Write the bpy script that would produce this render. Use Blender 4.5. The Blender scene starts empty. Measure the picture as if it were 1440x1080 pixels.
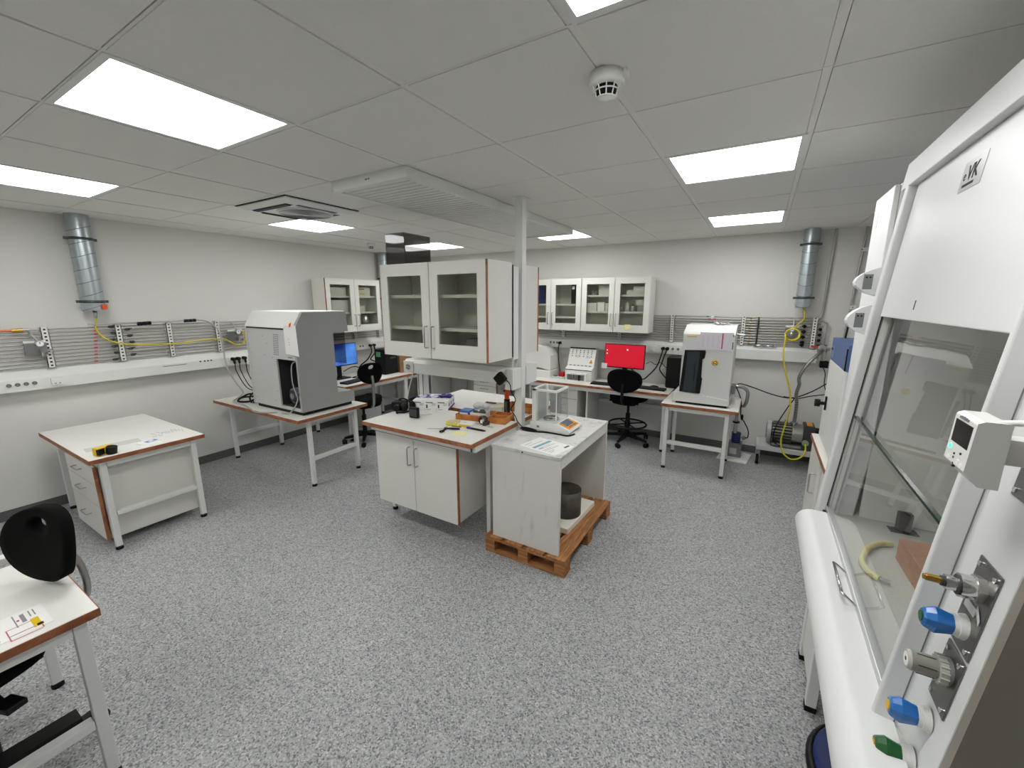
import bpy, math, random
from mathutils import Vector, Matrix
random.seed(7)
SC = bpy.context.scene
COL = SC.collection
PI = math.pi

# ------------------------------------------------------------------ materials
def lin(c):
    return tuple((v / 12.92 if v <= .04045 else ((v + .055) / 1.055) ** 2.4) for v in c)
def hexc(h):
    h = h.lstrip('#')
    return lin(tuple(int(h[i:i + 2], 16) / 255 for i in (0, 2, 4)))
MATS = {}
def M(name, col, rough=.5, metal=0., noise=0., scale=30., bump=0., bscale=200., spec=.5, emit=None, estr=0., coat=0.):
    m = bpy.data.materials.new(name); m.use_nodes = True
    nt = m.node_tree; b = nt.nodes['Principled BSDF']
    c = hexc(col) if isinstance(col, str) else col
    b.inputs['Base Color'].default_value = (*c, 1)
    b.inputs['Roughness'].default_value = rough
    b.inputs['Metallic'].default_value = metal
    b.inputs['Specular IOR Level'].default_value = spec
    if coat: b.inputs['Coat Weight'].default_value = coat
    tc = None
    if noise or bump:
        tc = nt.nodes.new('ShaderNodeTexCoord')
    if noise:
        n = nt.nodes.new('ShaderNodeTexNoise'); n.inputs['Scale'].default_value = scale; n.inputs['Detail'].default_value = 5
        nt.links.new(tc.outputs['Object'], n.inputs['Vector'])
        r = nt.nodes.new('ShaderNodeMixRGB'); r.blend_type = 'MIX'
        r.inputs[1].default_value = (*[v * (1 - noise) for v in c], 1)
        r.inputs[2].default_value = (*[min(1, v * (1 + noise)) for v in c], 1)
        nt.links.new(n.outputs['Fac'], r.inputs[0]); nt.links.new(r.outputs[0], b.inputs['Base Color'])
    if bump:
        n2 = nt.nodes.new('ShaderNodeTexNoise'); n2.inputs['Scale'].default_value = bscale; n2.inputs['Detail'].default_value = 3
        nt.links.new(tc.outputs['Object'], n2.inputs['Vector'])
        bp = nt.nodes.new('ShaderNodeBump'); bp.inputs['Strength'].default_value = bump; bp.inputs['Distance'].default_value = .002
        nt.links.new(n2.outputs['Fac'], bp.inputs['Height']); nt.links.new(bp.outputs[0], b.inputs['Normal'])
    if emit:
        e = hexc(emit) if isinstance(emit, str) else emit
        b.inputs['Emission Color'].default_value = (*e, 1); b.inputs['Emission Strength'].default_value = estr
    MATS[name] = m
    return m

def glass(name, tint=(1, 1, 1), ior=1.5, rough=0.01):
    m = bpy.data.materials.new(name); m.use_nodes = True
    nt = m.node_tree; nt.nodes.clear()
    o = nt.nodes.new('ShaderNodeOutputMaterial'); t = nt.nodes.new('ShaderNodeBsdfTransparent')
    g = nt.nodes.new('ShaderNodeBsdfGlossy'); f = nt.nodes.new('ShaderNodeFresnel'); x = nt.nodes.new('ShaderNodeMixShader')
    t.inputs[0].default_value = (*tint, 1); g.inputs['Roughness'].default_value = rough; f.inputs['IOR'].default_value = ior
    ge = nt.nodes.new('ShaderNodeNewGeometry'); iv = nt.nodes.new('ShaderNodeMath'); iv.operation = 'SUBTRACT'; iv.inputs[0].default_value = 1; mu = nt.nodes.new('ShaderNodeMath'); mu.operation = 'MULTIPLY'
    nt.links.new(ge.outputs['Backfacing'], iv.inputs[1]); nt.links.new(f.outputs[0], mu.inputs[0]); nt.links.new(iv.outputs[0], mu.inputs[1])   # reflect once per pane
    nt.links.new(mu.outputs[0], x.inputs[0]); nt.links.new(t.outputs[0], x.inputs[1]); nt.links.new(g.outputs[0], x.inputs[2])
    nt.links.new(x.outputs[0], o.inputs[0])
    return m

white_lam = M('white_laminate', '#e9e8e2', .38, noise=.02, scale=6)
white_cab = M('white_cabinet_board', '#e2e1db', .42, noise=.015, scale=4)
white_paint = M('white_powder_coat', '#e6e7e4', .4, noise=.01)
white_plastic = M('white_plastic', '#e8e8e4', .35)
grey_paint = M('light_grey_powder_coat', '#c9cbc8', .45)
wall_mat = M('white_wall_paint', '#dddcd8', .75, noise=.025, scale=2.2, bump=.15, bscale=260)
base_mat = M('dark_grey_vinyl_skirting', '#5c5e5e', .6)
black = M('black_plastic', '#0a0a0b', .5, spec=.3)
black_fab = M('black_fabric', '#060606', .95, spec=.15, bump=.3, bscale=600)
rubber = M('black_rubber', '#0c0c0c', .7, spec=.3)
dark_grey = M('dark_grey_plastic', '#3a3b3c', .5)
mid_grey = M('mid_grey_plastic', '#7d7f80', .5)
steel = M('brushed_steel', '#b9b9b7', .28, 1., noise=.06, scale=60)
chrome = M('chrome', '#d7d7d9', .1, 1.)
galv = M('galvanised_steel', '#b3bcc0', .34, .85, noise=.12, scale=22)
seam_steel = M('duct_seam', '#6d7679', .4, .8)
band_steel = M('dark_steel_band', '#55585a', .4, .8)
pipe_steel = M('stainless_pipe', '#b4b2ad', .42, .75)
copper = M('copper_pipe', '#c8794f', .3, 1.)
brass = M('brass', '#c9a24c', .25, 1.)
gold = M('gold_ribbon', '#e0c060', .2, 1.)
yellow_hose = M('yellow_hose', '#d6c81e', .4)
yellow_lbl = M('yellow_label', '#e8c313', .5)
orange = M('orange_label', '#e0571f', .5)
red = M('red_plastic', '#c8232c', .4)
blue = M('blue_plastic', '#1d6fc0', .3, coat=.3)
blue_dk = M('blue_grey_housing', '#51699a', .5)
navy = M('navy_upholstery', '#1b2a5c', .6)
green = M('green_plastic', '#0f5a26', .35)
green_note = M('green_note', '#56a06a', .7)
paper = M('white_paper', '#f2f1ee', .8)
paper_y = M('yellow_paper', '#f2eeb0', .8)
ink = M('grey_print', '#8d8d90', .8)
ink_dk = M('black_print', '#2a2a2c', .8)
ink_red = M('red_print', '#c46a6f', .8)
teal = M('teal_print', '#7fb0bd', .8)
purple = M('purple_print', '#3c2a86', .6)
cardb = M('brown_cardboard', '#9a7553', .85, noise=.06)
foam = M('white_foam_block', '#e9e6da', .8)
tapey = M('yellow_tape', '#e0d84a', .4)
brown = M('brown_tape', '#3a2f28', .4)
led = M('led_diffuser', '#ffffff', .5, emit=(1, 1, .985), estr=9.)
tile_mat = M('mineral_ceiling_tile', '#e6e5e0', .9, noise=.03, scale=90, bump=.25, bscale=420)
grid_mat = M('ceiling_grid_shadow_gap', '#5d5c59', .7)
bar_mat = M('ceiling_grid_bar', '#e9e8e2', .5)
taupe = M('dark_taupe_panel', '#8c847a', .5, noise=.05, scale=120)
hood_white = M('fume_hood_white', '#e4e5e4', .42)
liner = M('hood_liner', '#e2e3de', .45)
cab_glass = glass('cabinet_glass', (.89, .90, .87))
hood_glass = glass('sash_glass', (.985, .99, .985))
clear_glass = glass('clear_glass', (.95, .96, .95))
smoke = glass('smoked_acrylic', (.60, .59, .58))
edge_glass = M('green_glass_edge', '#20332b', .15)
screen_off = M('dark_display', '#101214', .15)

def tex_mat(name, rough=.5):
    m = bpy.data.materials.new(name); m.use_nodes = True
    return m, m.node_tree, m.node_tree.nodes['Principled BSDF']

def wood(name, c1, c2, sc=(3, 40, 40), rough=.55):
    m, nt, b = tex_mat(name)
    tc = nt.nodes.new('ShaderNodeTexCoord'); mp = nt.nodes.new('ShaderNodeMapping'); n = nt.nodes.new('ShaderNodeTexNoise')
    cr = nt.nodes.new('ShaderNodeValToRGB')
    mp.inputs['Scale'].default_value = sc; n.inputs['Scale'].default_value = 2; n.inputs['Detail'].default_value = 6; n.inputs['Distortion'].default_value = .6
    cr.color_ramp.elements[0].position = .35; cr.color_ramp.elements[1].position = .68
    cr.color_ramp.elements[0].color = (*hexc(c1), 1); cr.color_ramp.elements[1].color = (*hexc(c2), 1)
    nt.links.new(tc.outputs['Object'], mp.inputs[0]); nt.links.new(mp.outputs[0], n.inputs['Vector'])
    nt.links.new(n.outputs['Fac'], cr.inputs[0]); nt.links.new(cr.outputs[0], b.inputs['Base Color'])
    b.inputs['Roughness'].default_value = rough
    return m
edge_wood = wood('brown_wood_edge', '#8a4f30', '#b0714a', (6, 6, 6))
pallet_wood = wood('pallet_pine', '#8a5630', '#c08a55', (34, 3, 34), .75)
pallet_wood_x = wood('pallet_pine_cross', '#8a5630', '#b98350', (3, 34, 34), .75)
tray_wood = wood('orange_tray_wood', '#a8612a', '#c98442', (8, 8, 8), .5)

def floor_material():
    m, nt, b = tex_mat('speckled_grey_vinyl')
    tc = nt.nodes.new('ShaderNodeTexCoord')
    def noise(s, d=2):
        n = nt.nodes.new('ShaderNodeTexNoise'); n.inputs['Scale'].default_value = s; n.inputs['Detail'].default_value = d
        nt.links.new(tc.outputs['Object'], n.inputs['Vector']); return n
    v = nt.nodes.new('ShaderNodeTexVoronoi'); v.inputs['Scale'].default_value = 165
    nt.links.new(tc.outputs['Object'], v.inputs['Vector'])
    cr = nt.nodes.new('ShaderNodeValToRGB')
    els = cr.color_ramp.elements
    els[0].position = 0; els[0].color = (*hexc('#6c6e6f'), 1); els[1].position = 1; els[1].color = (*hexc('#d0d1d1'), 1)
    for p, c in ((.16, '#86888a'), (.34, '#a6a8a8'), (.66, '#adafaf'), (.86, '#bcbdbd')):
        e = els.new(p); e.color = (*hexc(c), 1)
    sep = nt.nodes.new('ShaderNodeSeparateColor'); nt.links.new(v.outputs['Color'], sep.inputs[0])
    nt.links.new(sep.outputs[0], cr.inputs[0])
    n = noise(1.3, 3); mx = nt.nodes.new('ShaderNodeMixRGB'); mx.blend_type = 'MULTIPLY'; mx.inputs[0].default_value = 1
    cr2 = nt.nodes.new('ShaderNodeValToRGB'); cr2.color_ramp.elements[0].color = (.86, .86, .86, 1); cr2.color_ramp.elements[1].color = (1, 1, 1, 1)
    nt.links.new(n.outputs['Fac'], cr2.inputs[0])
    nt.links.new(cr.outputs[0], mx.inputs[1]); nt.links.new(cr2.outputs[0], mx.inputs[2]); nt.links.new(mx.outputs[0], b.inputs['Base Color'])
    b.inputs['Roughness'].default_value = .42
    b.inputs['Specular IOR Level'].default_value = .35
    return m
floor_mat = floor_material()

def stained_white(name, base, dark, th=.62, sc=9, stretch=(1, 1, 1)):
    m, nt, b = tex_mat(name)
    tc = nt.nodes.new('ShaderNodeTexCoord'); mp = nt.nodes.new('ShaderNodeMapping'); mp.inputs['Scale'].default_value = stretch
    n = nt.nodes.new('ShaderNodeTexNoise'); n.inputs['Scale'].default_value = sc; n.inputs['Detail'].default_value = 7; n.inputs['Roughness'].default_value = .65
    cr = nt.nodes.new('ShaderNodeValToRGB'); cr.color_ramp.elements[0].position = th - .08; cr.color_ramp.elements[1].position = th + .14
    cr.color_ramp.elements[0].color = (*hexc(base), 1); cr.color_ramp.elements[1].color = (*hexc(dark), 1)
    nt.links.new(tc.outputs['Object'], mp.inputs[0]); nt.links.new(mp.outputs[0], n.inputs['Vector']); nt.links.new(n.outputs['Fac'], cr.inputs[0])
    nt.links.new(cr.outputs[0], b.inputs['Base Color']); b.inputs['Roughness'].default_value = .5
    return m
scuffed_top = stained_white('scuffed_stone_top', '#d9d9d6', '#aeb0b0', .58, 11)
scuffed_side = stained_white('scuffed_white_board', '#dedcd7', '#b9b7b2', .66, 5, (3, 3, .7))
stained_pot = stained_white('stained_steel_drum', '#5d5750', '#3d3833', .5, 7)

def blue_screen():
    m, nt, b = tex_mat('blue_wallpaper_screen')
    tc = nt.nodes.new('ShaderNodeTexCoord'); n = nt.nodes.new('ShaderNodeTexNoise'); n.inputs['Scale'].default_value = 3.2
    cr = nt.nodes.new('ShaderNodeValToRGB'); cr.color_ramp.elements[0].color = (*hexc('#0b2f9a'), 1); cr.color_ramp.elements[1].color = (*hexc('#5aa0f0'), 1)
    cr.color_ramp.elements[0].position = .35; cr.color_ramp.elements[1].position = .7
    nt.links.new(tc.outputs['Object'], n.inputs['Vector']); nt.links.new(n.outputs['Fac'], cr.inputs[0])
    nt.links.new(cr.outputs[0], b.inputs['Emission Color']); b.inputs['Emission Strength'].default_value = .7
    b.inputs['Base Color'].default_value = (.01, .01, .02, 1); b.inputs['Roughness'].default_value = .3
    return m
scr_blue = blue_screen()
scr_red = M('red_screen', '#200205', .3, emit='#d6142f', estr=.62)
scr_icon = M('screen_icon', '#ffffff', .3, emit='#e8d8d8', estr=.8)
scr_lcd = M('grey_blue_lcd', '#5d6878', .25)
led_green = M('green_indicator', '#40e0a0', .3, emit='#40e0b0', estr=1.2)

# ------------------------------------------------------------------ mesh builder
class MB:
    def __init__(s): s.v = []; s.f = []; s.m = []; s.s = []; s.mats = []
    def mi(s, m):
        if m not in s.mats: s.mats.append(m)
        return s.mats.index(m)
    def add(s, vs, fs, m, smooth=False):
        o = len(s.v); k = s.mi(m); s.v += [tuple(v) for v in vs]
        for f in fs: s.f.append([i + o for i in f]); s.m.append(k); s.s.append(smooth)
        return s
    def hexa(s, p, m):
        return s.add(p, [(0, 3, 2, 1), (4, 5, 6, 7), (0, 1, 5, 4), (1, 2, 6, 5), (2, 3, 7, 6), (3, 0, 4, 7)], m)
    def box(s, x0, x1, y0, y1, z0, z1, m):
        if x0 > x1: x0, x1 = x1, x0
        if y0 > y1: y0, y1 = y1, y0
        if z0 > z1: z0, z1 = z1, z0
        return s.hexa([(x0, y0, z0), (x1, y0, z0), (x1, y1, z0), (x0, y1, z0), (x0, y0, z1), (x1, y0, z1), (x1, y1, z1), (x0, y1, z1)], m)
    def rot_box(s, c, size, rz, m):
        hx, hy, hz = [v / 2 for v in size]; ca, sa = math.cos(rz), math.sin(rz)
        P = []
        for z in (-hz, hz):
            for x, y in ((-hx, -hy), (hx, -hy), (hx, hy), (-hx, hy)):
                P.append((c[0] + x * ca - y * sa, c[1] + x * sa + y * ca, c[2] + z))
        return s.hexa(P, m)
    def cyl(s, p0, p1, r, m, n=16, r2=None, caps=True, smooth=True):
        p0 = Vector(p0); p1 = Vector(p1); d = (p1 - p0).normalized()
        a = d.orthogonal().normalized(); b = d.cross(a); r2 = r if r2 is None else r2
        vs = []
        for q, R in ((p0, r), (p1, r2)):
            for i in range(n):
                t = 2 * PI * i / n; vs.append(q + (a * math.cos(t) + b * math.sin(t)) * R)
        s.add(vs, [(i, (i + 1) % n, n + (i + 1) % n, n + i) for i in range(n)], m, smooth)
        if caps:
            s.add(vs[:n], [tuple(reversed(range(n)))], m); s.add(vs[n:], [tuple(range(n))], m)
        return s
    def tube(s, pts, r, m, n=8, closed=False, caps=True):
        P = [Vector(p) for p in pts]; N = len(P)
        vs = []; up = None
        for i in range(N):
            if closed: t = (P[(i + 1) % N] - P[i - 1])
            else: t = P[min(i + 1, N - 1)] - P[max(i - 1, 0)]
            t = t.normalized() if t.length > 1e-9 else Vector((0, 0, 1))
            if up is None: up = t.orthogonal().normalized()
            else:
                up = up - t * up.dot(t)
                up = up.normalized() if up.length > 1e-6 else t.orthogonal().normalized()
            b = t.cross(up)
            for k in range(n):
                a = 2 * PI * k / n; vs.append(P[i] + (up * math.cos(a) + b * math.sin(a)) * r)
        fs = []
        for i in range(N if closed else N - 1):
            j = (i + 1) % N
            for k in range(n): fs.append((i * n + k, i * n + (k + 1) % n, j * n + (k + 1) % n, j * n + k))
        s.add(vs, fs, m, True)
        if caps and not closed:
            s.add(vs[:n], [tuple(reversed(range(n)))], m); s.add(vs[-n:], [tuple(range(n))], m)
        return s
    def prism(s, poly, ax, a, b, m, mside=None):
        def P(u, w, t): return {'x': (t, u, w), 'y': (u, t, w), 'z': (u, w, t)}[ax]
        n = len(poly)
        v0 = [P(u, w, a) for u, w in poly]; v1 = [P(u, w, b) for u, w in poly]
        s.add(v0, [tuple(reversed(range(n)))], m); s.add(v1, [tuple(range(n))], m)
        return s.add(v0 + v1, [(i, (i + 1) % n, n + (i + 1) % n, n + i) for i in range(n)], mside or m)
    def loft(s, poly0, z0, poly1, z1, m, smooth=False):
        n = len(poly0)
        v0 = [(x, y, z0) for x, y in poly0]; v1 = [(x, y, z1) for x, y in poly1]
        s.add(v0, [tuple(reversed(range(n)))], m); s.add(v1, [tuple(range(n))], m)
        return s.add(v0 + v1, [(i, (i + 1) % n, n + (i + 1) % n, n + i) for i in range(n)], m, smooth)
    def lathe(s, c, prof, m, n=24, axis='z', smooth=True):
        vs = []; fs = []; k = len(prof)
        for i in range(n):
            a = 2 * PI * i / n; ca, sa = math.cos(a), math.sin(a)
            for r, h in prof:
                if axis == 'z': vs.append((c[0] + r * ca, c[1] + r * sa, c[2] + h))
                elif axis == 'x': vs.append((c[0] + h, c[1] + r * ca, c[2] + r * sa))
                else: vs.append((c[0] + r * sa, c[1] + h, c[2] + r * ca))
        for i in range(n):
            j = (i + 1) % n
            for q in range(k - 1): fs.append((i * k + q, j * k + q, j * k + q + 1, i * k + q + 1))
        return s.add(vs, fs, m, smooth)
    def ell(s, c, r, m, n=16, h=10):
        prof = [(math.sin(PI * i / h), -math.cos(PI * i / h)) for i in range(h + 1)]
        o = len(s.v); s.lathe((0, 0, 0), prof, m, n)
        s.v[o:] = [(c[0] + x * r[0], c[1] + y * r[1], c[2] + z * r[2]) for x, y, z in s.v[o:]]
        return s
    def xf(s, mat):
        s.v = [tuple(mat @ Vector(v)) for v in s.v]; return s

def spline(pts, k=8, closed=False):
    P = [Vector(p) for p in pts]; N = len(P); out = []
    for i in range(N if closed else N - 1):
        if closed: p0, p1, p2, p3 = P[i - 1], P[i], P[(i + 1) % N], P[(i + 2) % N]
        else: p0, p1, p2, p3 = P[max(i - 1, 0)], P[i], P[i + 1], P[min(i + 2, N - 1)]
        for j in range(k):
            t = j / k
            out.append(.5 * ((2 * p1) + (p2 - p0) * t + (2 * p0 - 5 * p1 + 4 * p2 - p3) * t * t + (3 * p1 - p0 - 3 * p2 + p3) * t ** 3))
    if not closed: out.append(P[-1])
    return out

WLOC = {}
def thing(name, label, cat, loc=(0, 0, 0), rz=0, group=None):
    o = bpy.data.objects.new(name, None); COL.objects.link(o)
    o.empty_display_size = .05
    o.location = loc; o.rotation_euler = (0, 0, rz)
    o['label'] = label; o['category'] = cat
    if group: o['group'] = group
    WLOC[o] = (0, 0, 0) if rz else loc
    return o

def mesh_obj(name, mb, off, bevel=0, seg=2):
    me = bpy.data.meshes.new(name)
    me.from_pydata([(x - off[0], y - off[1], z - off[2]) for x, y, z in mb.v], [], mb.f)
    for m in mb.mats: me.materials.append(m)
    me.polygons.foreach_set('material_index', mb.m); me.polygons.foreach_set('use_smooth', mb.s)
    import bmesh
    bm = bmesh.new(); bm.from_mesh(me); bmesh.ops.recalc_face_normals(bm, faces=bm.faces); bm.to_mesh(me); bm.free()
    me.update()
    o = bpy.data.objects.new(name, me); COL.objects.link(o)
    if bevel:
        b = o.modifiers.new('bevel', 'BEVEL'); b.width = bevel; b.segments = seg; b.limit_method = 'ANGLE'; b.angle_limit = math.radians(50)
    return o

def part(name, mb, parent, label=None, bevel=0, kind=None, seg=2):
    off = WLOC[parent]
    o = mesh_obj(name, mb, off, bevel, seg); o.parent = parent; WLOC[o] = off
    if label: o['label'] = label
    if kind: o['kind'] = kind
    return o

def solo(name, mb, label, cat, group=None, bevel=0, kind=None, seg=2):
    xs = [v[0] for v in mb.v]; ys = [v[1] for v in mb.v]; zs = [v[2] for v in mb.v]
    off = ((min(xs) + max(xs)) / 2, (min(ys) + max(ys)) / 2, min(zs))
    o = mesh_obj(name, mb, off, bevel, seg); o.location = off; WLOC[o] = off
    o['label'] = label; o['category'] = cat
    if group: o['group'] = group
    if kind: o['kind'] = kind
    return o

def struct(name, mb, bevel=0):
    o = mesh_obj(name, mb, (0, 0, 0), bevel); o['kind'] = 'structure'; WLOC[o] = (0, 0, 0); return o

def copy_tree(o, parent=None):
    c = o.copy(); COL.objects.link(c); WLOC[c] = WLOC.get(o, (0, 0, 0))
    if parent is not None: c.parent = parent
    for ch in list(o.children): copy_tree(ch, c)
    return c

def text_mb(body, size, mat, place, extrude=.0004, bold=False):
    """letters as a mesh: place maps (u,v,w) local text coords to a point"""
    cu = bpy.data.curves.new('lettering', 'FONT'); cu.body = body; cu.size = size; cu.extrude = extrude; cu.align_x = 'LEFT'
    cu.resolution_u = 3
    if bold: cu.offset = size * .02
    o = bpy.data.objects.new('lettering', cu); COL.objects.link(o)
    dg = bpy.context.evaluated_depsgraph_get(); me = o.evaluated_get(dg).to_mesh()
    mb = MB(); mb.add([place(*v.co) for v in me.vertices], [tuple(p.vertices) for p in me.polygons], mat)
    o.evaluated_get(dg).to_mesh_clear(); bpy.data.objects.remove(o); bpy.data.curves.remove(cu)
    return mb
def merge(a, b):
    o = len(a.v); a.v += b.v
    for f, k, sm in zip(b.f, b.m, b.s):
        a.f.append([i + o for i in f]); a.m.append(a.mi(b.mats[k])); a.s.append(sm)
    return a

# ------------------------------------------------------------------ the room
XL, XR, YB, YF, ZC = -5.07, 1.30, 5.36, -2.4, 2.45
struct('floor', MB().box(XL, XR, YF, YB, -.1, 0, floor_mat))
struct('wall_left', MB().box(XL - .1, XL, YF - .1, YB + .1, -.1, 2.7, wall_mat))
struct('wall_back', MB().box(XL, XR, YB, YB + .1, -.1, 2.7, wall_mat))
struct('wall_right', MB().box(XR, XR + .1, YF - .1, YB + .1, -.1, 2.7, wall_mat))
struct('wall_front', MB().box(XL, XR, YF - .1, YF, -.1, 2.7, wall_mat))
struct('baseboard_left', MB().box(XL, XL + .006, YF, YB, 0, .085, base_mat))
struct('baseboard_back', MB().box(XL, XR, YB - .006, YB, 0, .085, base_mat))
struct('baseboard_right', MB().box(XR - .006, XR, YF, YB, 0, .085, base_mat))

GX = lambda k: .1 + .6 * k
GY = lambda k: .55 + .588 * k
LIGHTS = [(-7, 0), (-4, 0), (-1, 0), (-7, 3), (-1, 3), (-7, 6), (-4, 6), (-1, 6), (-7, -3), (-4, -3)]   # cell (kx, ky): x GX(k)..GX(k+1)
AC = (-6, 2)
BOXC = [(-4, 2), (-4, 3), (-4, 4), (-4, 5)]
c = MB()
c.box(XL, XR, YF, YB, ZC + .02, ZC + .08, grid_mat)
skip = set(LIGHTS)
for kx in range(-9, 3):
    for ky in range(-6, 9):
        if (kx, ky) in skip: continue
        x0, x1 = max(GX(kx) + .014, XL), min(GX(kx + 1) - .014, XR)
        y0, y1 = max(GY(ky) + .007, YF), min(GY(ky + 1) - .007, YB)
        if x1 - x0 < .03 or y1 - y0 < .03: continue
        c.box(x0, x1, y0, y1, ZC, ZC + .02, tile_mat)
# T bars of the grid, a little above the tile faces
for k in range(-9, 4):
    if XL < GX(k) < XR: c.box(GX(k) - .0125, GX(k) + .0125, YF, YB, ZC + .004, ZC + .019, bar_mat)
for k in range(-6, 10):
    if YF < GY(k) < YB: c.box(XL, XR, GY(k) - .001, GY(k) + .0069, ZC + .003, ZC + .0185, bar_mat)
struct('ceiling', c)

LNAME = {(-7, 0): 'ceiling light panel cut off by the left edge of the photo',
 (-4, 0): 'largest ceiling light panel, nearest on the left side of the ceiling',
 (-1, 0): 'ceiling light panel cut off at the top edge of the photo',
 (-7, 3): 'small square ceiling light panel just beyond the air conditioner cassette',
 (-1, 3): 'large ceiling light panel behind the smoke detector, right of the service pole',
 (-7, 6): 'far ceiling light panel seen beside the smoked acrylic box',
 (-4, 6): 'far ceiling light panel right beside the white service pole',
 (-1, 6): 'ceiling light panel nearest the back wall, in front of the right duct',
 (-7, -3): 'ceiling light panel behind the viewpoint above the left wall side',
 (-4, -3): 'ceiling light panel behind the viewpoint in the middle of the room'}
for (kx, ky) in LIGHTS:
    x0, x1, y0, y1 = GX(kx) + .004, GX(kx + 1) - .004, GY(ky) + .004, GY(ky + 1) - .004
    t = thing('ceiling_light', LNAME[(kx, ky)], 'ceiling light', ((x0 + x1) / 2, (y0 + y1) / 2, ZC), group='square LED panels in the ceiling')
    fr = MB(); w = .022; z0, z1 = ZC - .001, ZC + .016
    fr.box(x0, x1, y0, y0 + w, z0, z1, white_paint); fr.box(x0, x1, y1 - w, y1, z0, z1, white_paint)
    fr.box(x0, x0 + w, y0 + w, y1 - w, z0, z1, white_paint); fr.box(x1 - w, x1, y0 + w, y1 - w, z0, z1, white_paint)
    part('frame', fr, t)
    part('diffuser', MB().box(x0 + w, x1 - w, y0 + w, y1 - w, ZC + .004, ZC + .012, led), t)

# smoke detectors
def detector(x, y, label, r=.055):
    t = thing('smoke_detector', label, 'smoke detector', (x, y, ZC), group='smoke detectors on the ceiling')
    b = MB().lathe((x, y, ZC), [(0, 0), (r, 0), (r, -.028), (r * .93, -.036), (0, -.036)], white_plastic, 28)
    b.box(x + r * .8, x + r * 1.25, y - .012, y + .012, ZC - .022, ZC, white_plastic)
    part('base', b, t)
    part('sensing_chamber', MB().lathe((x, y, ZC), [(0, -.034), (r * .62, -.034), (r * .52, -.066), (0, -.068)], black, 24), t, 'black sensing chamber')
    g = MB()
    for i in range(10):
        a = 2 * PI * i / 10
        g.tube([(x + math.cos(a) * q, y + math.sin(a) * q, ZC - h) for q, h in ((r * .78, .034), (r * .7, .048), (r * .55, .068))], .0022, white_plastic, 6)
    for q, h in ((r * .71, .05), (r * .56, .068)):
        g.tube([(x + math.cos(a) * q, y + math.sin(a) * q, ZC - h) for a in [2 * PI * i / 24 for i in range(24)]], .0022, white_plastic, 6, closed=True)
    g.lathe((x, y, ZC), [(0, -.076), (r * .52, -.07), (r * .54, -.066), (0, -.066)], white_plastic, 24)
    part('cage', g, t)
detector(-.495, 1.415, 'white smoke detector with black slotted cage on a ceiling bar, nearest the camera')
detector(-4.30, 3.74, 'tiny white detector on the ceiling above the left corner, left of the acrylic box', .05)

# ceiling cassette air conditioner
x0, x1, y0, y1 = -3.475, -2.845, 1.775, 2.355
t = thing('air_conditioner', 'white square cassette air conditioner with black slots and round grille on the ceiling', 'air conditioner', ((x0 + x1) / 2, (y0 + y1) / 2, ZC))
cx, cy = (x0 + x1) / 2, (y0 + y1) / 2
p = MB(); ins = .05
P0 = [(x0, y0), (x1, y0), (x1, y1), (x0, y1)]; P1 = [(x0 + ins, y0 + ins), (x1 - ins, y0 + ins), (x1 - ins, y1 - ins), (x0 + ins, y1 - ins)]
p.box(x0, x1, y0, y1, ZC - .012, ZC, white_plastic); p.loft(P1, ZC - .032, P0, ZC - .012, white_plastic)
part('panel', p, t)
d = MB(); q = .012
d.box(x0 - q, x1 + q, y0 - q, y0 + .001, ZC - .006, ZC - .001, black); d.box(x0 - q, x1 + q, y1 - .001, y1 + q, ZC - .006, ZC - .001, black)
d.box(x0 - q, x0 + .001, y0, y1, ZC - .006, ZC - .001, black); d.box(x1 - .001, x1 + q, y0, y1, ZC - .006, ZC - .001, black)
part('shadow_gap_strip', d, t, 'black strip standing in for the shadow gap around the cassette')  # shade of the gap round the panel, painted as black strips
for nm, bx in (('front', (x0 + .09, x1 - .10, y0 + .052, y0 + .108)), ('far', (x0 + .13, x1 - .13, y1 - .105, y1 - .065)), ('left', (x0 + .065, x0 + .105, y0 + .13, y1 - .13)), ('right', (x1 - .105, x1 - .065, y0 + .13, y1 - .13))):
    part('air_slot', MB().box(*bx, ZC - .034, ZC - .030, dark_grey), t)
for nm, bx in (('a', (x0 + .10, x1 - .11, y0 + .060, y0 + .100)), ('b', (x0 + .07, x0 + .085, y0 + .14, y1 - .14))):
    part('louvre', MB().box(*bx, ZC - .039, ZC - .034, black), t)
cx += .03; cy += .035; g = MB(); g.lathe((cx, cy, ZC), [(0, -.034), (.20, -.034), (.19, -.042), (0, -.052)], white_plastic, 40)
for i in range(15):
    r = .03 + .011 * i
    g.tube([(cx + r * math.cos(a), cy + r * math.sin(a), ZC - .0525 + .010 * (r / .19)) for a in [2 * PI * k / 30 for k in range(30)]], .0016, mid_grey, 4, closed=True)
part('intake_grille', g, t)

# supply air unit over the island
x0, x1, y0, y1, zb = -2.31, -1.69, 1.735, 4.02, 2.392
t = thing('supply_air_unit', 'long white ceiling air supply box with slatted underside over the island', 'ceiling vent', ((x0 + x1) / 2, (y0 + y1) / 2, ZC))
f = MB(); w = .035
f.box(x0, x1, y0, y0 + w, zb, ZC, white_paint); f.box(x0, x1, y1 - w, y1, zb, ZC, white_paint)
f.box(x0, x0 + w, y0 + w, y1 - w, zb, ZC, white_paint); f.box(x1 - w, x1, y0 + w, y1 - w, zb, ZC, white_paint)
for i, dx in enumerate((0, .012, .028)): f.box(x0 + .30 + dx, x0 + .30 + dx + .008, y0 - .001, y0 + .002, zb + .026, zb + .036, ink_dk)
part('frame', f, t, bevel=.004)
part('backing', MB().box(x0 + w, x1 - w, y0 + w, y1 - w, zb + .02, zb + .03, mid_grey), t)
s = MB(); n = 44
pitch = (y1 - y0 - 2 * w) / n
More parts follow.
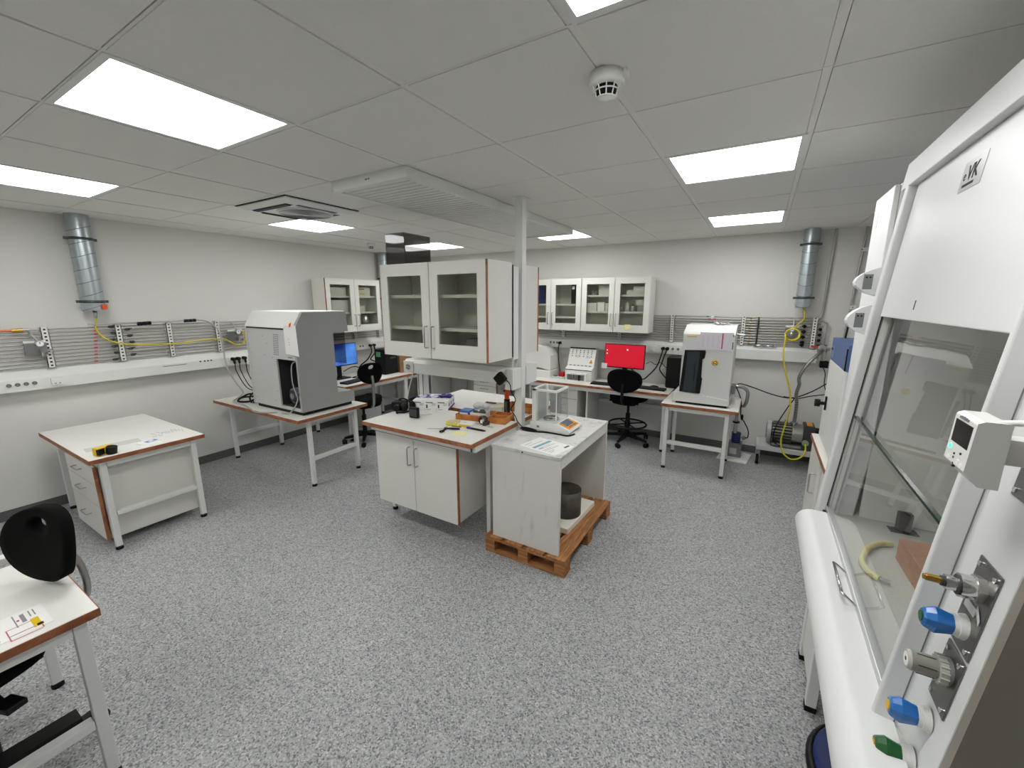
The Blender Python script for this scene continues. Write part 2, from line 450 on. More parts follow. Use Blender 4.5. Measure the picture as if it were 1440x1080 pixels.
for i in range(n):
    ya = y0 + w + pitch * i
    s.hexa([(x0 + w, ya + .0012, zb + .008), (x1 - w, ya + .0012, zb + .008), (x1 - w, ya + pitch - .0012, zb + .0105), (x0 + w, ya + pitch - .0012, zb + .0105),
            (x0 + w, ya + .0012, zb + .011), (x1 - w, ya + .0012, zb + .011), (x1 - w, ya + pitch - .0012, zb + .0135), (x0 + w, ya + pitch - .0012, zb + .0135)], white_paint)
part('slats', s, t)

# service pole from island to ceiling
t = thing('service_pole', 'slim white square service pole running from the island up to the ceiling', 'pole', (-1.515, 2.655, 0))
b = MB().box(-1.545, -1.485, 2.625, 2.685, 0.03, ZC - .004, white_paint)
b.box(-1.532, -1.498, 2.622, 2.626, .9, ZC - .004, white_plastic)
part('pole', b, t, bevel=.004)
part('ceiling_collar', MB().box(-1.56, -1.47, 2.61, 2.70, ZC - .010, ZC - .001, white_plastic), t)
part('foot', MB().cyl((-1.515, 2.655, 0), (-1.515, 2.655, .03), .025, rubber), t)

# ------------------------------------------------------------------ pipes, trunking and ducts on the walls
# left wall
def outlet(mb, c, nx, ny, r=.02):
    """round socket on a trunking face"""
    c = Vector(c); nrm = Vector((nx, ny, 0))
    mb.cyl(c, c + nrm * .004, r, white_plastic, 20); mb.cyl(c + nrm * .0041, c + nrm * .0046, r * .8, mid_grey, 20)
    tz = Vector((-ny, nx, 0))
    for s_ in (-1, 1): mb.cyl(c + nrm * .0046 + tz * s_ * .008, c + nrm * .0052 + tz * s_ * .008, .003, ink_dk, 8)

t = thing('cable_trunking', 'white sloped cable trunking along the left wall below the pipes', 'trunking', (-5.02, 1.5, 1.04))
part('trunk', MB().prism([(-5.07, 1.04), (-4.97, 1.04), (-4.97, 1.135), (-5.055, 1.20), (-5.07, 1.20)], 'y', -2.3, 5.26, white_paint), t, bevel=.004)
sk = MB().box(-4.971, -4.968, .62, .86, 1.07, 1.125, white_plastic)
for yy in (.68, .725, .77, .815): outlet(sk, (-4.968, yy, 1.098), 1, 0, .019)
part('socket_strip', sk, t)
bx = MB().box(-4.97, -4.945, .905, .975, 1.066, 1.122, white_plastic)
for yy in (.925, .95): bx.box(-4.9451, -4.944, yy - .006, yy + .006, 1.075, 1.083, ink)
part('junction_box', bx, t, bevel=.003)
sk = MB()
for yy in (1.98, 2.02, 2.05, 2.08): sk.cyl((-4.97, yy, 1.125), (-4.966, yy, 1.125), .008, ink_dk, 10)
sk.box(-4.97, -4.968, 1.66, 1.86, 1.112, 1.118, mid_grey)
part('indicator_row', sk, t)
sk = MB().box(-4.971, -4.968, 3.95, 4.3, 1.065, 1.12, white_plastic)
for yy in (4.0, 4.05, 4.17, 4.24): outlet(sk, (-4.968, yy, 1.093), 1, 0, .018)
part('socket_strip', sk, t)

def rack(label, wall, a0, a1, zs, rails, zr, off):
    t = thing('pipe_rack', label, 'pipe rack', (-5.03, 1.5, zs[0]) if wall == 'L' else (-1.5, 5.32, zs[0]), group='stainless gas pipe racks on the walls')
    for i, z in enumerate(zs):
        m = pipe_steel
        if wall == 'L': b = MB().cyl((-5.032, a0, z), (-5.032, a1, z), .0062, m, 10)
        else: b = MB().cyl((a0, 5.322, z), (a1 - (0 if i % 2 else .03), 5.322, z), .0066, m, 10)
        part('pipe', b, t)
    for a in rails:
        b = MB(); z0, z1 = zr
        if wall == 'L':
            b.box(-5.02, -5.008, a - .022, a + .022, z0, z1, white_plastic); b.box(-5.07, -5.008, a - .022, a - .018, z0, z1, white_plastic); b.box(-5.07, -5.008, a + .018, a + .022, z0, z1, white_plastic)
            for z in zs: b.box(-5.0082, -5.0074, a - .007, a + .007, z - .007, z + .006, ink_dk)
        else:
            b.box(a - .022, a + .022, 5.298, 5.31, z0, z1, white_plastic); b.box(a - .022, a - .018, 5.298, 5.36, z0, z1, white_plastic); b.box(a + .018, a + .022, 5.298, 5.36, z0, z1, white_plastic)
            for z in zs: b.box(a - .007, a + .007, 5.2974, 5.2982, z - .007, z + .006, ink_dk)
        part('mounting_rail', b, t, 'white perforated mounting rail')
    return t
zsL = [1.222 + .0295 * i for i in range(11)]
rl = rack('rack of thin steel pipes on white rails along the left wall', 'L', -2.3, 5.3, zsL, [.05, .49, .94, 1.395, 1.775, 2.20, 2.65, 3.08, 3.52, 3.97, 4.42, 4.87], (1.205, 1.535), 0)
b = MB().cyl((-5.032, -.2, zsL[-1]), (-5.032, .78, zsL[-1]), .0088, copper, 10); part('pipe_cover', b, rl, 'copper coloured pipe end')
b = MB().cyl((-5.032, .77, zsL[-1]), (-5.032, .83, zsL[-1]), .014, brass, 12); b.cyl((-5.032, .83, zsL[-1]), (-5.032, .86, zsL[-1]), .011, steel, 12); part('pipe_union', b, rl)
b = MB()
for i, z in enumerate(zsL[:-1]): b.box(-5.02, -5.0195, 1.20 + .004 * i, 1.222 + .004 * i, z - .006, z + .007, [red, ink_red][i % 2])
part('pipe_marker', b, rl, 'red pipe markers')
for i, z in enumerate(zsL):
    for yy in (1.34, 1.46):
        if (i + (yy > 1.4)) % 2 == 0: part('shutoff_valve', MB().ell((-5.018, yy + .01 * (i % 3), z), (.014, .022, .012), band_steel, 10, 6).box(-5.016, -5.0, yy, yy + .03, z + .006, z + .012, dark_grey), rl)
zsB = [1.285 + .0282 * i for i in range(11)]
rb = rack('rack of thin steel pipes on white rails along the back wall', 'B', -5.0, .57, zsB, [-3.3, -2.9, -2.335, -1.545, -.907, -.155, .492], (1.255, 1.575), 0)
for i, z in enumerate(zsB[:8]):
    b = MB().cyl((.545, 5.30, z - .016), (.545, 5.30, z + .016), .009, black, 10).cyl((.53, 5.322, z), (.56, 5.322, z), .011, black, 10)
    if i % 2 == 0: part('black_valve', b, rb)
for i, z in enumerate(zsB[:8]):
    if i % 2 == 1 or i == 0: part('black_valve', MB().cyl((.405, 5.30, z - .018), (.405, 5.30, z + .018), .009, black, 10).cyl((.385, 5.322, z), (.425, 5.322, z), .011, black, 10), rb)
for i, z in enumerate(zsB):
    part('pipe_union', MB().cyl((-.10, 5.31, z), (-.05, 5.31, z), .012, pipe_steel, 8).cyl((-.085, 5.31, z - .008), (-.085, 5.29, z - .008), .008, brass, 8), rb)
    if i < 7: part('shutoff_valve', MB().cyl((-.215, 5.31, z - .012), (-.215, 5.31, z + .014), .008, black, 8).cyl((-.235, 5.322, z), (-.195, 5.322, z), .012, dark_grey, 8), rb)
part('manifold', MB().cyl((-.012, 5.312, 1.25), (-.012, 5.312, 1.57), .009, band_steel, 8), rb)
part('manifold', MB().tube(spline([(.595, 5.322, 1.27), (.598, 5.322, 1.4), (.597, 5.322, 1.51), (.57, 5.322, 1.525)], 5), .008, pipe_steel, 8), rb)
for x in (-.54, -.49): part('pipe_marker', MB().box(x, x + .03, 5.312, 5.313, zsB[-1] - .008, zsB[-1] + .008, M('teal_marker', '#3f8f86', .6) if x < -.5 else paper).box(x + .02, x + .05, 5.312, 5.313, zsB[-2] - .008, zsB[-2] + .008, ink_red), rb)

t = thing('cable_trunking', 'white cable trunking along the back wall above the bench', 'trunking', (-2.2, 5.31, 1.11))
part('trunk', MB().prism([(5.36, 1.105), (5.275, 1.105), (5.275, 1.215), (5.33, 1.25), (5.36, 1.25)], 'x', -4.95, .545, white_paint), t, bevel=.004)
def sockets(label, xs, plugs=()):
    s_ = MB().box(min(xs) - .05, max(xs) + .05, 5.272, 5.2751, 1.145, 1.20, white_plastic)
    for x in xs: outlet(s_, (x, 5.272, 1.172), 0, -1, .02)
    part('socket_strip', s_, t)
sockets('', [-2.51, -2.46, -2.41, -2.36]); sockets('', [-.985, -.935, -.875, -.815])
part('junction_box', MB().box(-1.14, -1.06, 5.25, 5.275, 1.14, 1.20, white_plastic), t, bevel=.003)

# round galvanised ducts
def duct(x, y, r, z0, z1, label, bands, wall):
    t = thing('ventilation_duct', label, 'duct', (x, y, z0), group='galvanised spiral ducts')
    prof = [(r, .0), (r, z1 - z0)]
    b = MB().lathe((x, y, z0), prof, galv, 40)
    z = .03
    while z < z1 - z0 - .1:
        turn = [(x + (r + .0006) * math.cos(2 * PI * k / 40), y + (r + .0006) * math.sin(2 * PI * k / 40), z0 + z + .028 * math.sin(2 * PI * k / 40)) for k in range(40)]
        b.tube(turn, .0022, seam_steel, 5, closed=True); z += .107
    b.lathe((x, y, z0), [(0, .004), (r * .97, .004)], dark_grey, 36)
    part('spiral_pipe', b, t)
    for z in bands:
        k = MB().lathe((x, y, z), [(r + .001, -.011), (r + .004, -.011), (r + .004, .011), (r + .001, .011)], band_steel, 36)
        if wall == 'L':
            for s_ in (-1, 1):
                k.box(x - .012, x + .004, y + s_ * (r), y + s_ * (r + .026), z - .011, z + .011, band_steel)
            k.box(XL, x, y - r * .5, y - r * .5 + .01, z - .006, z + .006, band_steel)
        else:
            for s_ in (-1, 1): k.box(x + s_ * r, x + s_ * (r + .026), y - .004, y + .012, z - .011, z + .011, band_steel)
            k.box(x, x + .01, y, YB, z - .006, z + .006, band_steel)
        part('clamp_band', k, t)
    return t
d1 = duct(-4.965, 1.252, .075, 1.665, ZC - .001, 'galvanised spiral duct coming down the left wall with an orange tag', [2.255, 1.74], 'L')
part('tag', MB().box(-4.905, -4.888, 1.285, 1.32, 1.675, 1.715, orange), d1, 'orange tag')
b = MB().lathe((-4.965, 1.252, 1.60), [(0, .066), (.015, .066), (.012, 0), (0, 0)], galv, 12); part('outlet_spout', b, d1)
d2 = duct(.36, 5.24, .066, 1.675, ZC - .001, 'galvanised spiral duct on the back wall, right of the ceiling lights', [2.30, 1.775], 'B')
d3 = duct(-4.965, 4.52, .075, 1.675, ZC - .001, 'short piece of galvanised duct on the left wall behind the acrylic box', [2.07, 1.775], 'L')

# conduits on the back wall
solo('conduit_pipe', MB().tube(spline([(.56, 5.335, ZC - .002), (.55, 5.335, 2.0), (.545, 5.335, 1.66), (.535, 5.335, 1.585), (.50, 5.335, 1.572)], 6), .011, pipe_steel, 10), 'grey steel conduit bending into the pipe rack right of the duct', 'conduit')
t = thing('conduit_pipe', 'thin grey conduit with white wall clips in the far right corner', 'conduit', (.745, 5.34, 0))
part('pipe', MB().cyl((.80, 5.342, ZC - .002), (.69, 5.342, .0), .010, pipe_steel, 10), t)
for z in (2.235, 1.68): part('wall_clip', MB().box(.757 + (z - 1.6) * .04, .805 + (z - 1.6) * .04, 5.325, 5.36, z - .018, z + .018, white_plastic).cyl((.78, 5.3251, z), (.78, 5.324, z), .006, ink_dk, 8), t)

# gauge panels
plate_steel = M('dark_plate_steel', '#a2a2a4', .3, .9)
def gauge_panel(label, loc, wall, w, h, steel_plate=True):
    t = thing('gas_regulator', label, 'gas regulator', loc, group='gas regulator panels')
    x, y, z = loc
    if wall == 'L':
        part('back_plate', MB().box(x, x + .012, y - w / 2, y + w / 2, z - h / 2, z + h / 2, plate_steel).box(x + .012, x + .013, y - w / 2, y + w / 2, z + h * .34, z + h * .5, white_plastic), t, bevel=.002)
        gc = (x + .05, y + .02, z + h * .28)
        part('gauge', MB().cyl((x + .013, gc[1], gc[2]), (gc[0], gc[1], gc[2]), .026, steel, 20).cyl((gc[0] + .0005, gc[1], gc[2]), (gc[0] + .001, gc[1], gc[2]), .021, paper, 20).box(gc[0] + .0012, gc[0] + .0018, gc[1] - .002, gc[1] + .002, gc[2] - .002, gc[2] + .015, ink_dk), t)
        part('regulator_body', MB().cyl((x + .013, y + .03, z - .02), (x + .06, y + .03, z - .02), .02, chrome, 16).cyl((x + .035, y + .03, z - .02), (x + .035, y + .03, z - .07), .014, chrome, 12).box(x + .02, x + .055, y + .02, y + .085, z - .03, z - .012, chrome), t, bevel=.002)
        part('feed_pipe', MB().tube(spline([(x + .03, y + .02, z + h * .2), (x + .03, y + .005, z + h * .6), (x + .01, y - .01, z + h * .95), (-5.032, y - .015, zsL[-1])], 5), .006, pipe_steel, 8), t)
    else:
        part('back_plate', MB().box(x - w / 2, x + w / 2, y - .012, y, z - h / 2, z + h / 2, plate_steel).box(x - w / 2, x + w / 2, y - .013, y - .012, z + h * .34, z + h * .5, white_plastic), t, bevel=.002)
        part('gauge', MB().cyl((x, y - .013, z + .03), (x, y - .045, z + .03), .026, steel, 20).cyl((x, y - .0455, z + .03), (x, y - .046, z + .03), .021, paper, 20), t)
        part('regulator_body', MB().cyl((x, y - .013, z - .015), (x, y - .07, z - .015), .02, chrome, 16).ell((x, y - .07, z - .015), (.022, .022, .022), chrome), t)
        part('feed_pipe', MB().cyl((x + .01, y - .02, z + .05), (x + .01, 5.322, zsB[-1]), .006, pipe_steel, 8), t)
    return t
gauge_panel('steel gas regulator plate with a round gauge over the left trunking', (-5.006, .87, 1.375), 'L', .125, .115)
gauge_panel('steel regulator plate wrapped in yellow tube beside the grey instrument', (-5.006, 2.36, 1.37), 'L', .15, .13)
gauge_panel('steel gas regulator plate under the back wall duct with coiled yellow hose', (.30, 5.30, 1.42), 'B', .12, .14)

# hoses and cables on the left wall
solo('gas_hose', MB().tube(spline([(-4.965, 1.252, 1.6), (-4.99, 1.25, 1.56), (-5.0, 1.245, 1.51), (-4.995, 1.28, 1.43), (-4.985, 1.36, 1.375), (-4.985, 1.50, 1.345), (-4.985, 1.77, 1.33), (-4.985, 2.1, 1.345), (-4.985, 2.25, 1.33), (-4.97, 2.34, 1.27), (-4.97, 2.42, 1.28), (-4.965, 2.45, 1.36), (-4.96, 2.42, 1.41)], 6), .0065, yellow_hose, 8), 'thin yellow gas hose strung across the left wall pipes from the duct', 'hose')
solo('grey_cable', MB().tube(spline([(-4.99, 1.20, 1.545), (-4.99, 1.75, 1.548), (-4.985, 2.05, 1.55), (-4.965, 2.16, 1.48), (-4.955, 2.20, 1.36), (-4.945, 2.20, 1.2), (-4.945, 2.21, 1.05), (-4.93, 2.27, .86), (-4.86, 2.30, .75), (-4.78, 2.20, .712), (-4.66, 2.10, .712), (-4.42, 2.08, .712), (-4.20, 2.03, .712), (-4.03, 1.99, .712), (-3.90, 2.03, .712), (-3.84, 2.09, .712)], 6), .0075, M('grey_cable_sheath', '#b4b4b0', .5), 8), 'grey cable hanging from the left pipe rack down onto the instrument desk', 'cable')
t = thing('pipe_fitting', 'row of three black fittings on the topmost left wall pipe nearest the duct', 'fitting', (-5.0, 1.56, 1.53))
part('fitting_body', MB().cyl((-4.985, 1.53, 1.536), (-4.985, 1.56, 1.536), .017, black, 10).cyl((-4.985, 1.566, 1.538), (-4.985, 1.595, 1.538), .017, black, 10).cyl((-4.985, 1.60, 1.54), (-4.985, 1.63, 1.54), .017, black, 10), t)
t = thing('pipe_fitting', 'row of three black fittings on the topmost pipe further along the left wall', 'fitting', (-5.0, 1.96, 1.53))
part('fitting_body', MB().cyl((-4.985, 1.90, 1.548), (-4.985, 1.93, 1.548), .016, black, 10).cyl((-4.985, 1.937, 1.549), (-4.985, 1.965, 1.549), .016, black, 10).cyl((-4.985, 1.972, 1.55), (-4.985, 2.0, 1.55), .016, black, 10), t)

# ------------------------------------------------------------------ furniture makers
def slab(t, x0, x1, y0, y1, z, th=.03, name='tabletop', top=white_lam, edge=edge_wood):
    e = .003
    part(name, MB().box(x0 + e, x1 - e, y0 + e, y1 - e, z - th, z, top), t)
    b = MB()
    b.box(x0, x1, y0, y0 + e, z - th, z - .001, edge); b.box(x0, x1, y1 - e, y1, z - th, z - .001, edge)
    b.box(x0, x0 + e, y0 + e, y1 - e, z - th, z - .001, edge); b.box(x1 - e, x1, y0 + e, y1 - e, z - th, z - .001, edge)
    part('edge_band', b, t, 'brown wooden edge band')

def leg(t, x, y, ztop, w=.036):
    l = part('leg', MB().box(x - w / 2, x + w / 2, y - w / 2, y + w / 2, .025, ztop, white_paint), t, bevel=.003)
    part('foot', MB().cyl((x, y, 0), (x, y, .012), .022, rubber, 14).cyl((x, y, .012), (x, y, .028), .012, dark_grey, 10), l, 'black levelling foot')
    return l

def bar(t, x0, x1, y0, y1, z0, z1, name='stretcher'):
    return part(name, MB().box(x0, x1, y0, y1, z0, z1, white_paint), t, bevel=.003)

def lab_table(label, x0, x1, y0, y1, z, legs, apron=True, stretch=(), th=.03, inset=.02, group=None):
    t = thing('lab_table', label, 'table', ((x0 + x1) / 2, (y0 + y1) / 2, 0), group=group)
    slab(t, x0, x1, y0, y1, z, th)
    for x, y in legs: leg(t, x, y, z - th - .001)
    xs = sorted(set(l[0] for l in legs)); ys = sorted(set(l[1] for l in legs))
    if apron:
        f = MB(); a, b_, c_, d = xs[0], xs[-1], ys[0], ys[-1]; h0, h1 = z - th - .045, z - th - .001; g = .0195
        f.box(a + g, b_ - g, c_ - g, c_ + g, h0, h1, white_paint); f.box(a + g, b_ - g, d - g, d + g, h0, h1, white_paint)
        f.box(a - g, a + g, c_ + g, d - g, h0, h1, white_paint); f.box(b_ - g, b_ + g, c_ + g, d - g, h0, h1, white_paint)
        part('frame', f, t)
    for s in stretch: bar(t, *s)
    return t

def d_handle(mb, p, q, out, r=.005):
    p, q, out = Vector(p), Vector(q), Vector(out)
    e = (q - p).normalized() * .012
    mb.tube([p, p + out * .75, p + out * .95 + e * .3, p + out + e, q + out - e, q + out * .95 - e * .3, q + out * .75, q], r, steel, 8)
    return mb

def drawer_unit(label, x0, x1, y0, y1, z0, z1, heights, edge=edge_wood, group=None):
    """drawers facing -Y; heights from the top"""
    t = thing('drawer_unit', label, 'drawers', ((x0 + x1) / 2, (y0 + y1) / 2, 0 if z0 < .02 else z0), group=group)
    fr = .019
    part('body', MB().box(x0, x1, y0 + fr + .010, y1, z0, z1, white_cab), t, bevel=.002)
    z = z1
    for h in heights:
        d = MB().box(x0 + .002, x1 - .002, y0, y0 + fr, z - h + .0035, z - .0035, white_cab)
        d.box(x0, x0 + .002, y0, y0 + fr, z - h + .002, z - .002, edge); d.box(x1 - .002, x1 + .012, y0 + .001, y0 + fr, z - h, z, edge)
        dd = part('drawer', d, t)
        cx = (x0 + x1) / 2; w = min(.064, (x1 - x0) * .18)
        part('handle', d_handle(MB(), (cx - w, y0, z - h * .42), (cx + w, y0, z - h * .42), (0, -.03, 0), .0045), dd, 'steel bar handle')
        z -= h
    return t

def wall_cabinet(label, W, D, H, loc, rz, shelves=(.35, .68), group=None, door_edge=edge_wood, edge_w=.0025, knobs='mid', glass_m=cab_glass):
    """local: front at y=0 facing -y, x 0..W, z 0..H"""
    t = thing('glass_cabinet', label, 'cabinet', loc, rz, group)
    if rz == 0: WLOC[t] = (0, 0, 0)
    th = .018; y0 = .021
    c = MB()
    c.box(0, th, y0, D, 0, H, white_cab); c.box(W - th, W, y0, D, 0, H, white_cab)
    c.box(th, W - th, y0, D, 0, th, white_cab); c.box(th, W - th, y0, D, H - th, H, white_cab)
    c.box(th, W - th, D - .008, D, th, H - th, white_cab)
    part('carcass', c, t)
    part('gap_strip', MB().box(W / 2 - .0025, W / 2 + .0025, .012, .0205, .003, H - .003, ink_dk), t)
    part('divider', MB().box(W / 2 - .009, W / 2 + .009, .05, D - .008, th, H - th, white_cab), t)
    for s in shelves:
        part('shelf', MB().box(th, W / 2 - .009, y0 + .03, D - .008, H * s - .011, H * s + .011, white_cab).box(W / 2 + .009, W - th, y0 + .03, D - .008, H * s - .011, H * s + .011, white_cab), t)
    for k in (0, 1):
        a, b = (.001, W / 2 - .003) if k == 0 else (W / 2 + .003, W - .001)
        fs, ft, fb = .072, .085, .105
        if W < .9: fs, ft, fb = .065, .075, .09
        d = MB()
        d.box(a + edge_w, a + fs, 0, .019, edge_w, H - edge_w, white_cab); d.box(b - fs, b - edge_w, 0, .019, edge_w, H - edge_w, white_cab)
        d.box(a + fs, b - fs, 0, .019, edge_w, fb, white_cab); d.box(a + fs, b - fs, 0, .019, H - ft, H - edge_w, white_cab)
        d.box(a, a + edge_w, .0005, .019, 0, H, door_edge if k == 0 else white_cab); d.box(b - edge_w, b, .0005, .019, 0, H, door_edge if k else white_cab)
        d.box(a + edge_w, b - edge_w, .0005, .019, 0, edge_w, white_cab); d.box(a + edge_w, b - edge_w, .0005, .019, H - edge_w, H, white_cab)
        dd = part('door', d, t)
        part('glass_pane', MB().box(a + fs - .001, b - fs + .001, .0085, .0115, fb - .001, H - ft + .001, glass_m), dd, 'greenish glass pane')
        hx = b - .028 if k == 0 else a + .028
        part('handle', d_handle(MB(), (hx, 0, .075), (hx, 0, .225), (0, -.032, 0)), dd, 'steel bar handle')
    return t

# ------------------------------------------------------------------ left side
lab_table('white lab table with brown edge over a drawer unit, nearest the left wall duct', -4.925, -3.735, .765, 1.44, .70,
          [(-3.79, .84), (-3.79, 1.37), (-4.93 + .02, .86), (-4.91, 1.37)], stretch=[(-3.81, -3.77, .861, 1.349, .255, .285), (-4.93, -4.89, .881, 1.349, .255, .285)])
drawer_unit('white three-drawer unit with brown edges standing under the left lab table', -4.47, -3.862, .80, 1.385, .06, .615, (.135, .165, .255))
t = thing('barrier_tape_roll', 'yellow and black roll of hazard tape on the left lab table', 'tape', (-3.80, .87, .7))
b = MB().cyl((-3.80, .83, .701), (-3.80, .83, .702), .001, yellow_lbl, 4)
b = MB(); b.rot_box((-3.83, .87, .728), (.055, .095, .052), .25, yellow_lbl); part('wrapper', b, t)
b = MB(); b.cyl((-3.80, .90, .705), (-3.79, .905, .752), .030, black, 20); part('roll', b, t, 'black roll')
b = MB(); b.rot_box((-3.795, .845, .73), (.02, .04, .04), .6, black); part('stripe', b, t, 'black stripe')
solo('blue_wipe_packet', MB().rot_box((-3.875, 1.13, .7035), (.07, .13, .007), .12, paper).rot_box((-3.872, 1.145, .7072), (.045, .075, .0006), .3, blue).rot_box((-3.872, 1.145, .7078), (.022, .04, .0006), .6, paper), 'blue and white packet lying flat on the left lab table', 'packet', bevel=0)
b = MB()
random.seed(4)
for i in range(16):
    b.rot_box((-3.97 - random.random() * .11, 1.20 + i * .013, .7006), (.03 + random.random() * .07, .0022, .0006), random.random() * .5 - .25, ink)
solo('pencil_notes', b, 'faint grey handwriting on the back right of the left lab table', 'writing')
solo('grey_sheet', MB().rot_box((-4.02, .97, .7008), (.11, .30, .0012), -.1, M('pale_grey_sheet', '#cfcfca', .6)), 'faint pale grey sheet stuck on the left lab table behind the tape', 'sheet')

lab_table('white lab table with brown edge carrying the big grey instrument', -4.955, -3.43, 2.035, 2.80, .70,
          [(-3.52, 2.19), (-3.52, 2.70), (-4.93, 2.19), (-4.93, 2.70)], stretch=[(-3.54, -3.50, 2.21, 2.68, .255, .29), (-4.95, -4.91, 2.21, 2.68, .255, .29)])

# big grey instrument on table
t = thing('analysis_instrument', 'big grey bench instrument with side notch and open service hatch on the left table', 'lab instrument', (-3.93, 2.4, .70))
SX = -3.52
side = [(2.145, .735), (2.145, 1.50), (2.235, 1.645), (2.69, 1.645), (2.70, 1.45), (2.53, 1.45), (2.53, .855), (2.72, .84), (2.72, .735)]
part('side_panel', MB().prism(side, 'x', SX - .025, SX, M('mid_grey_instrument', '#a4a6a3', .5)), t, 'darker grey side panel with a stepped outline', bevel=.006)
part('side_panel', MB().prism(side, 'x', -4.34, -4.315, grey_paint), t, bevel=.004)
b = MB(); y0, y1 = 2.150, 2.165; hx0, hx1, hz0, hz1 = -3.86, SX - .03, .765, 1.215
b.box(-4.315, hx0, y0, y1, .735, 1.49, grey_paint); b.box(hx0, SX - .026, y0, y1, hz1, 1.49, grey_paint); b.box(hx0, SX - .026, y0, y1, .735, hz0, grey_paint)
for i in range(12):
    for k, xx in enumerate((-3.89, -3.86, -3.83)):
        b.box(xx + .002 * i, xx + .018 + .002 * i, y0 - .0006, y0 + .001, 1.25 + i * .017, 1.256 + i * .017, ink_dk)
for xx, zz in ((-4.28, 1.25), (-4.05, 1.24), (-3.92, 1.22), (-4.28, .80), (-3.95, .80), (-3.90, 1.15), (-3.90, .9), (-4.05, 1.42), (-4.0, 1.35), (-4.28, 1.45)): b.cyl((xx, y0 - .001, zz), (xx, y0 + .001, zz), .005, mid_grey, 8)
for i in range(4): b.box(-3.67 + i * .018, -3.657 + i * .018, y0 - .0006, y0 + .001, 1.235, 1.243, ink_dk)
part('back_panel', b, t)
b = MB()
b.box(-4.315, SX - .026, 2.17, 2.53, .735, .76, dark_grey); b.box(hx0 - .05, hx0 - .03, 2.166, 2.50, .76, 1.49, dark_grey); b.box(hx0 - .03, SX - .026, 2.48, 2.5, .76, 1.49, mid_grey); b.box(hx0 - .03, SX - .026, 2.166, 2.48, 1.40, 1.42, dark_grey)
b.box(-4.315, hx0 - .05, 2.17, 2.52, .76, 1.44, grey_paint)
part('inner_housing', b, t)
b = MB()
for xx in (-3.755, -3.62):
    b.cyl((xx, 2.22, .855), (xx, 2.40, .855), .075, M('pump_blue_grey', '#6f7d86', .5), 22); b.cyl((xx, 2.205, .855), (xx, 2.22, .855), .055, dark_grey, 20); b.cyl((xx, 2.20, .855), (xx, 2.206, .855), .03, mid_grey, 14)
    b.box(xx - .05, xx + .05, 2.24, 2.38, .762, .80, dark_grey)
part('motor_pair', b, t, 'two round grey motors behind the hatch')
part('cover', MB().prism([(2.142, 1.502), (2.232, 1.65), (2.69, 1.65), (2.70, 1.452), (2.53, 1.452), (2.53, 1.46), (2.60, 1.46), (2.60, 1.502)], 'x', -4.345, SX - .026, white_paint), t, 'white top cover', bevel=.006)
part('seam', MB().box(-4.335, SX - .026, 2.146, 2.2, 1.488, 1.502, ink_dk), t)
part('base_foot', MB().box(-4.30, SX - .03, 2.165, 2.70, .7005, .735, black), t, 'black base')
part('smoked_door', MB().box(-4.31, SX - .010, 2.655, 2.665, 1.13, 1.449, smoke), t, 'smoked see-through door')
part('lower_tray', MB().box(-4.31, SX - .026, 2.53, 2.715, .74, .845, grey_paint), t)
part('inner_cable', MB().tube(spline([(-3.55, 2.19, 1.205), (-3.62, 2.19, 1.20), (-3.68, 2.185, 1.16), (-3.69, 2.18, 1.02), (-3.66, 2.175, .93), (-3.62, 2.17, .85), (-3.63, 2.145, .78), (-3.70, 2.125, .715), (-3.78, 2.10, .71)], 6), .006, M('light_cable', '#a9a9a4', .5), 8), t)
for i, (yp, pts) in enumerate(((2.285, [(2.285, 1.07), (2.285, .98), (2.34, .80), (2.42, .735)]), (2.335, [(2.335, 1.07), (2.33, .98), (2.38, .80), (2.46, .735)]), (2.40, [(2.40, 1.07), (2.40, .95), (2.44, .80), (2.52, .735)]))):
    cd = part('power_cord', MB().tube(spline([(-4.925, yp, 1.07)] + [(-4.91 + .05 * k, a, z) for k, (a, z) in enumerate(pts[1:])] + [(-4.62, pts[-1][0] - .1, .718), (-4.34, pts[-1][0] - .1, .76)], 6), .0048, rubber, 8), t, 'black power cord')
    part('plug', MB().cyl((-4.969, yp, 1.115), (-4.925, yp, 1.115), .019, rubber, 14).cyl((-4.935, yp, 1.115), (-4.925, yp, 1.065), .012, rubber, 10), cd)
t = thing('paper_note', 'white paper sheet with an orange tab hanging on the grey instrument', 'paper', (-3.56, 2.13, 1.27))
b = MB().hexa([(-3.655, 2.128, 1.275), (-3.455, 2.126, 1.262), (-3.455, 2.127, 1.262), (-3.655, 2.129, 1.275), (-3.655, 2.128, 1.525), (-3.465, 2.126, 1.535), (-3.465, 2.127, 1.535), (-3.655, 2.129, 1.525)], paper)
b.box(-3.60, -3.52, 2.1272, 2.1276, 1.41, 1.413, ink_red); b.box(-3.60, -3.53, 2.1272, 2.1276, 1.38, 1.383, ink); b.box(-3.60, -3.50, 2.1272, 2.1276, 1.36, 1.363, ink_red)
part('sheet', b, t)
part('tab', MB().hexa([(-3.565, 2.1245, 1.515), (-3.535, 2.1245, 1.525), (-3.535, 2.1255, 1.525), (-3.565, 2.1255, 1.515), (-3.555, 2.1245, 1.548), (-3.52, 2.1245, 1.56), (-3.52, 2.1255, 1.56), (-3.555, 2.1255, 1.548)], orange), t, 'orange tab')
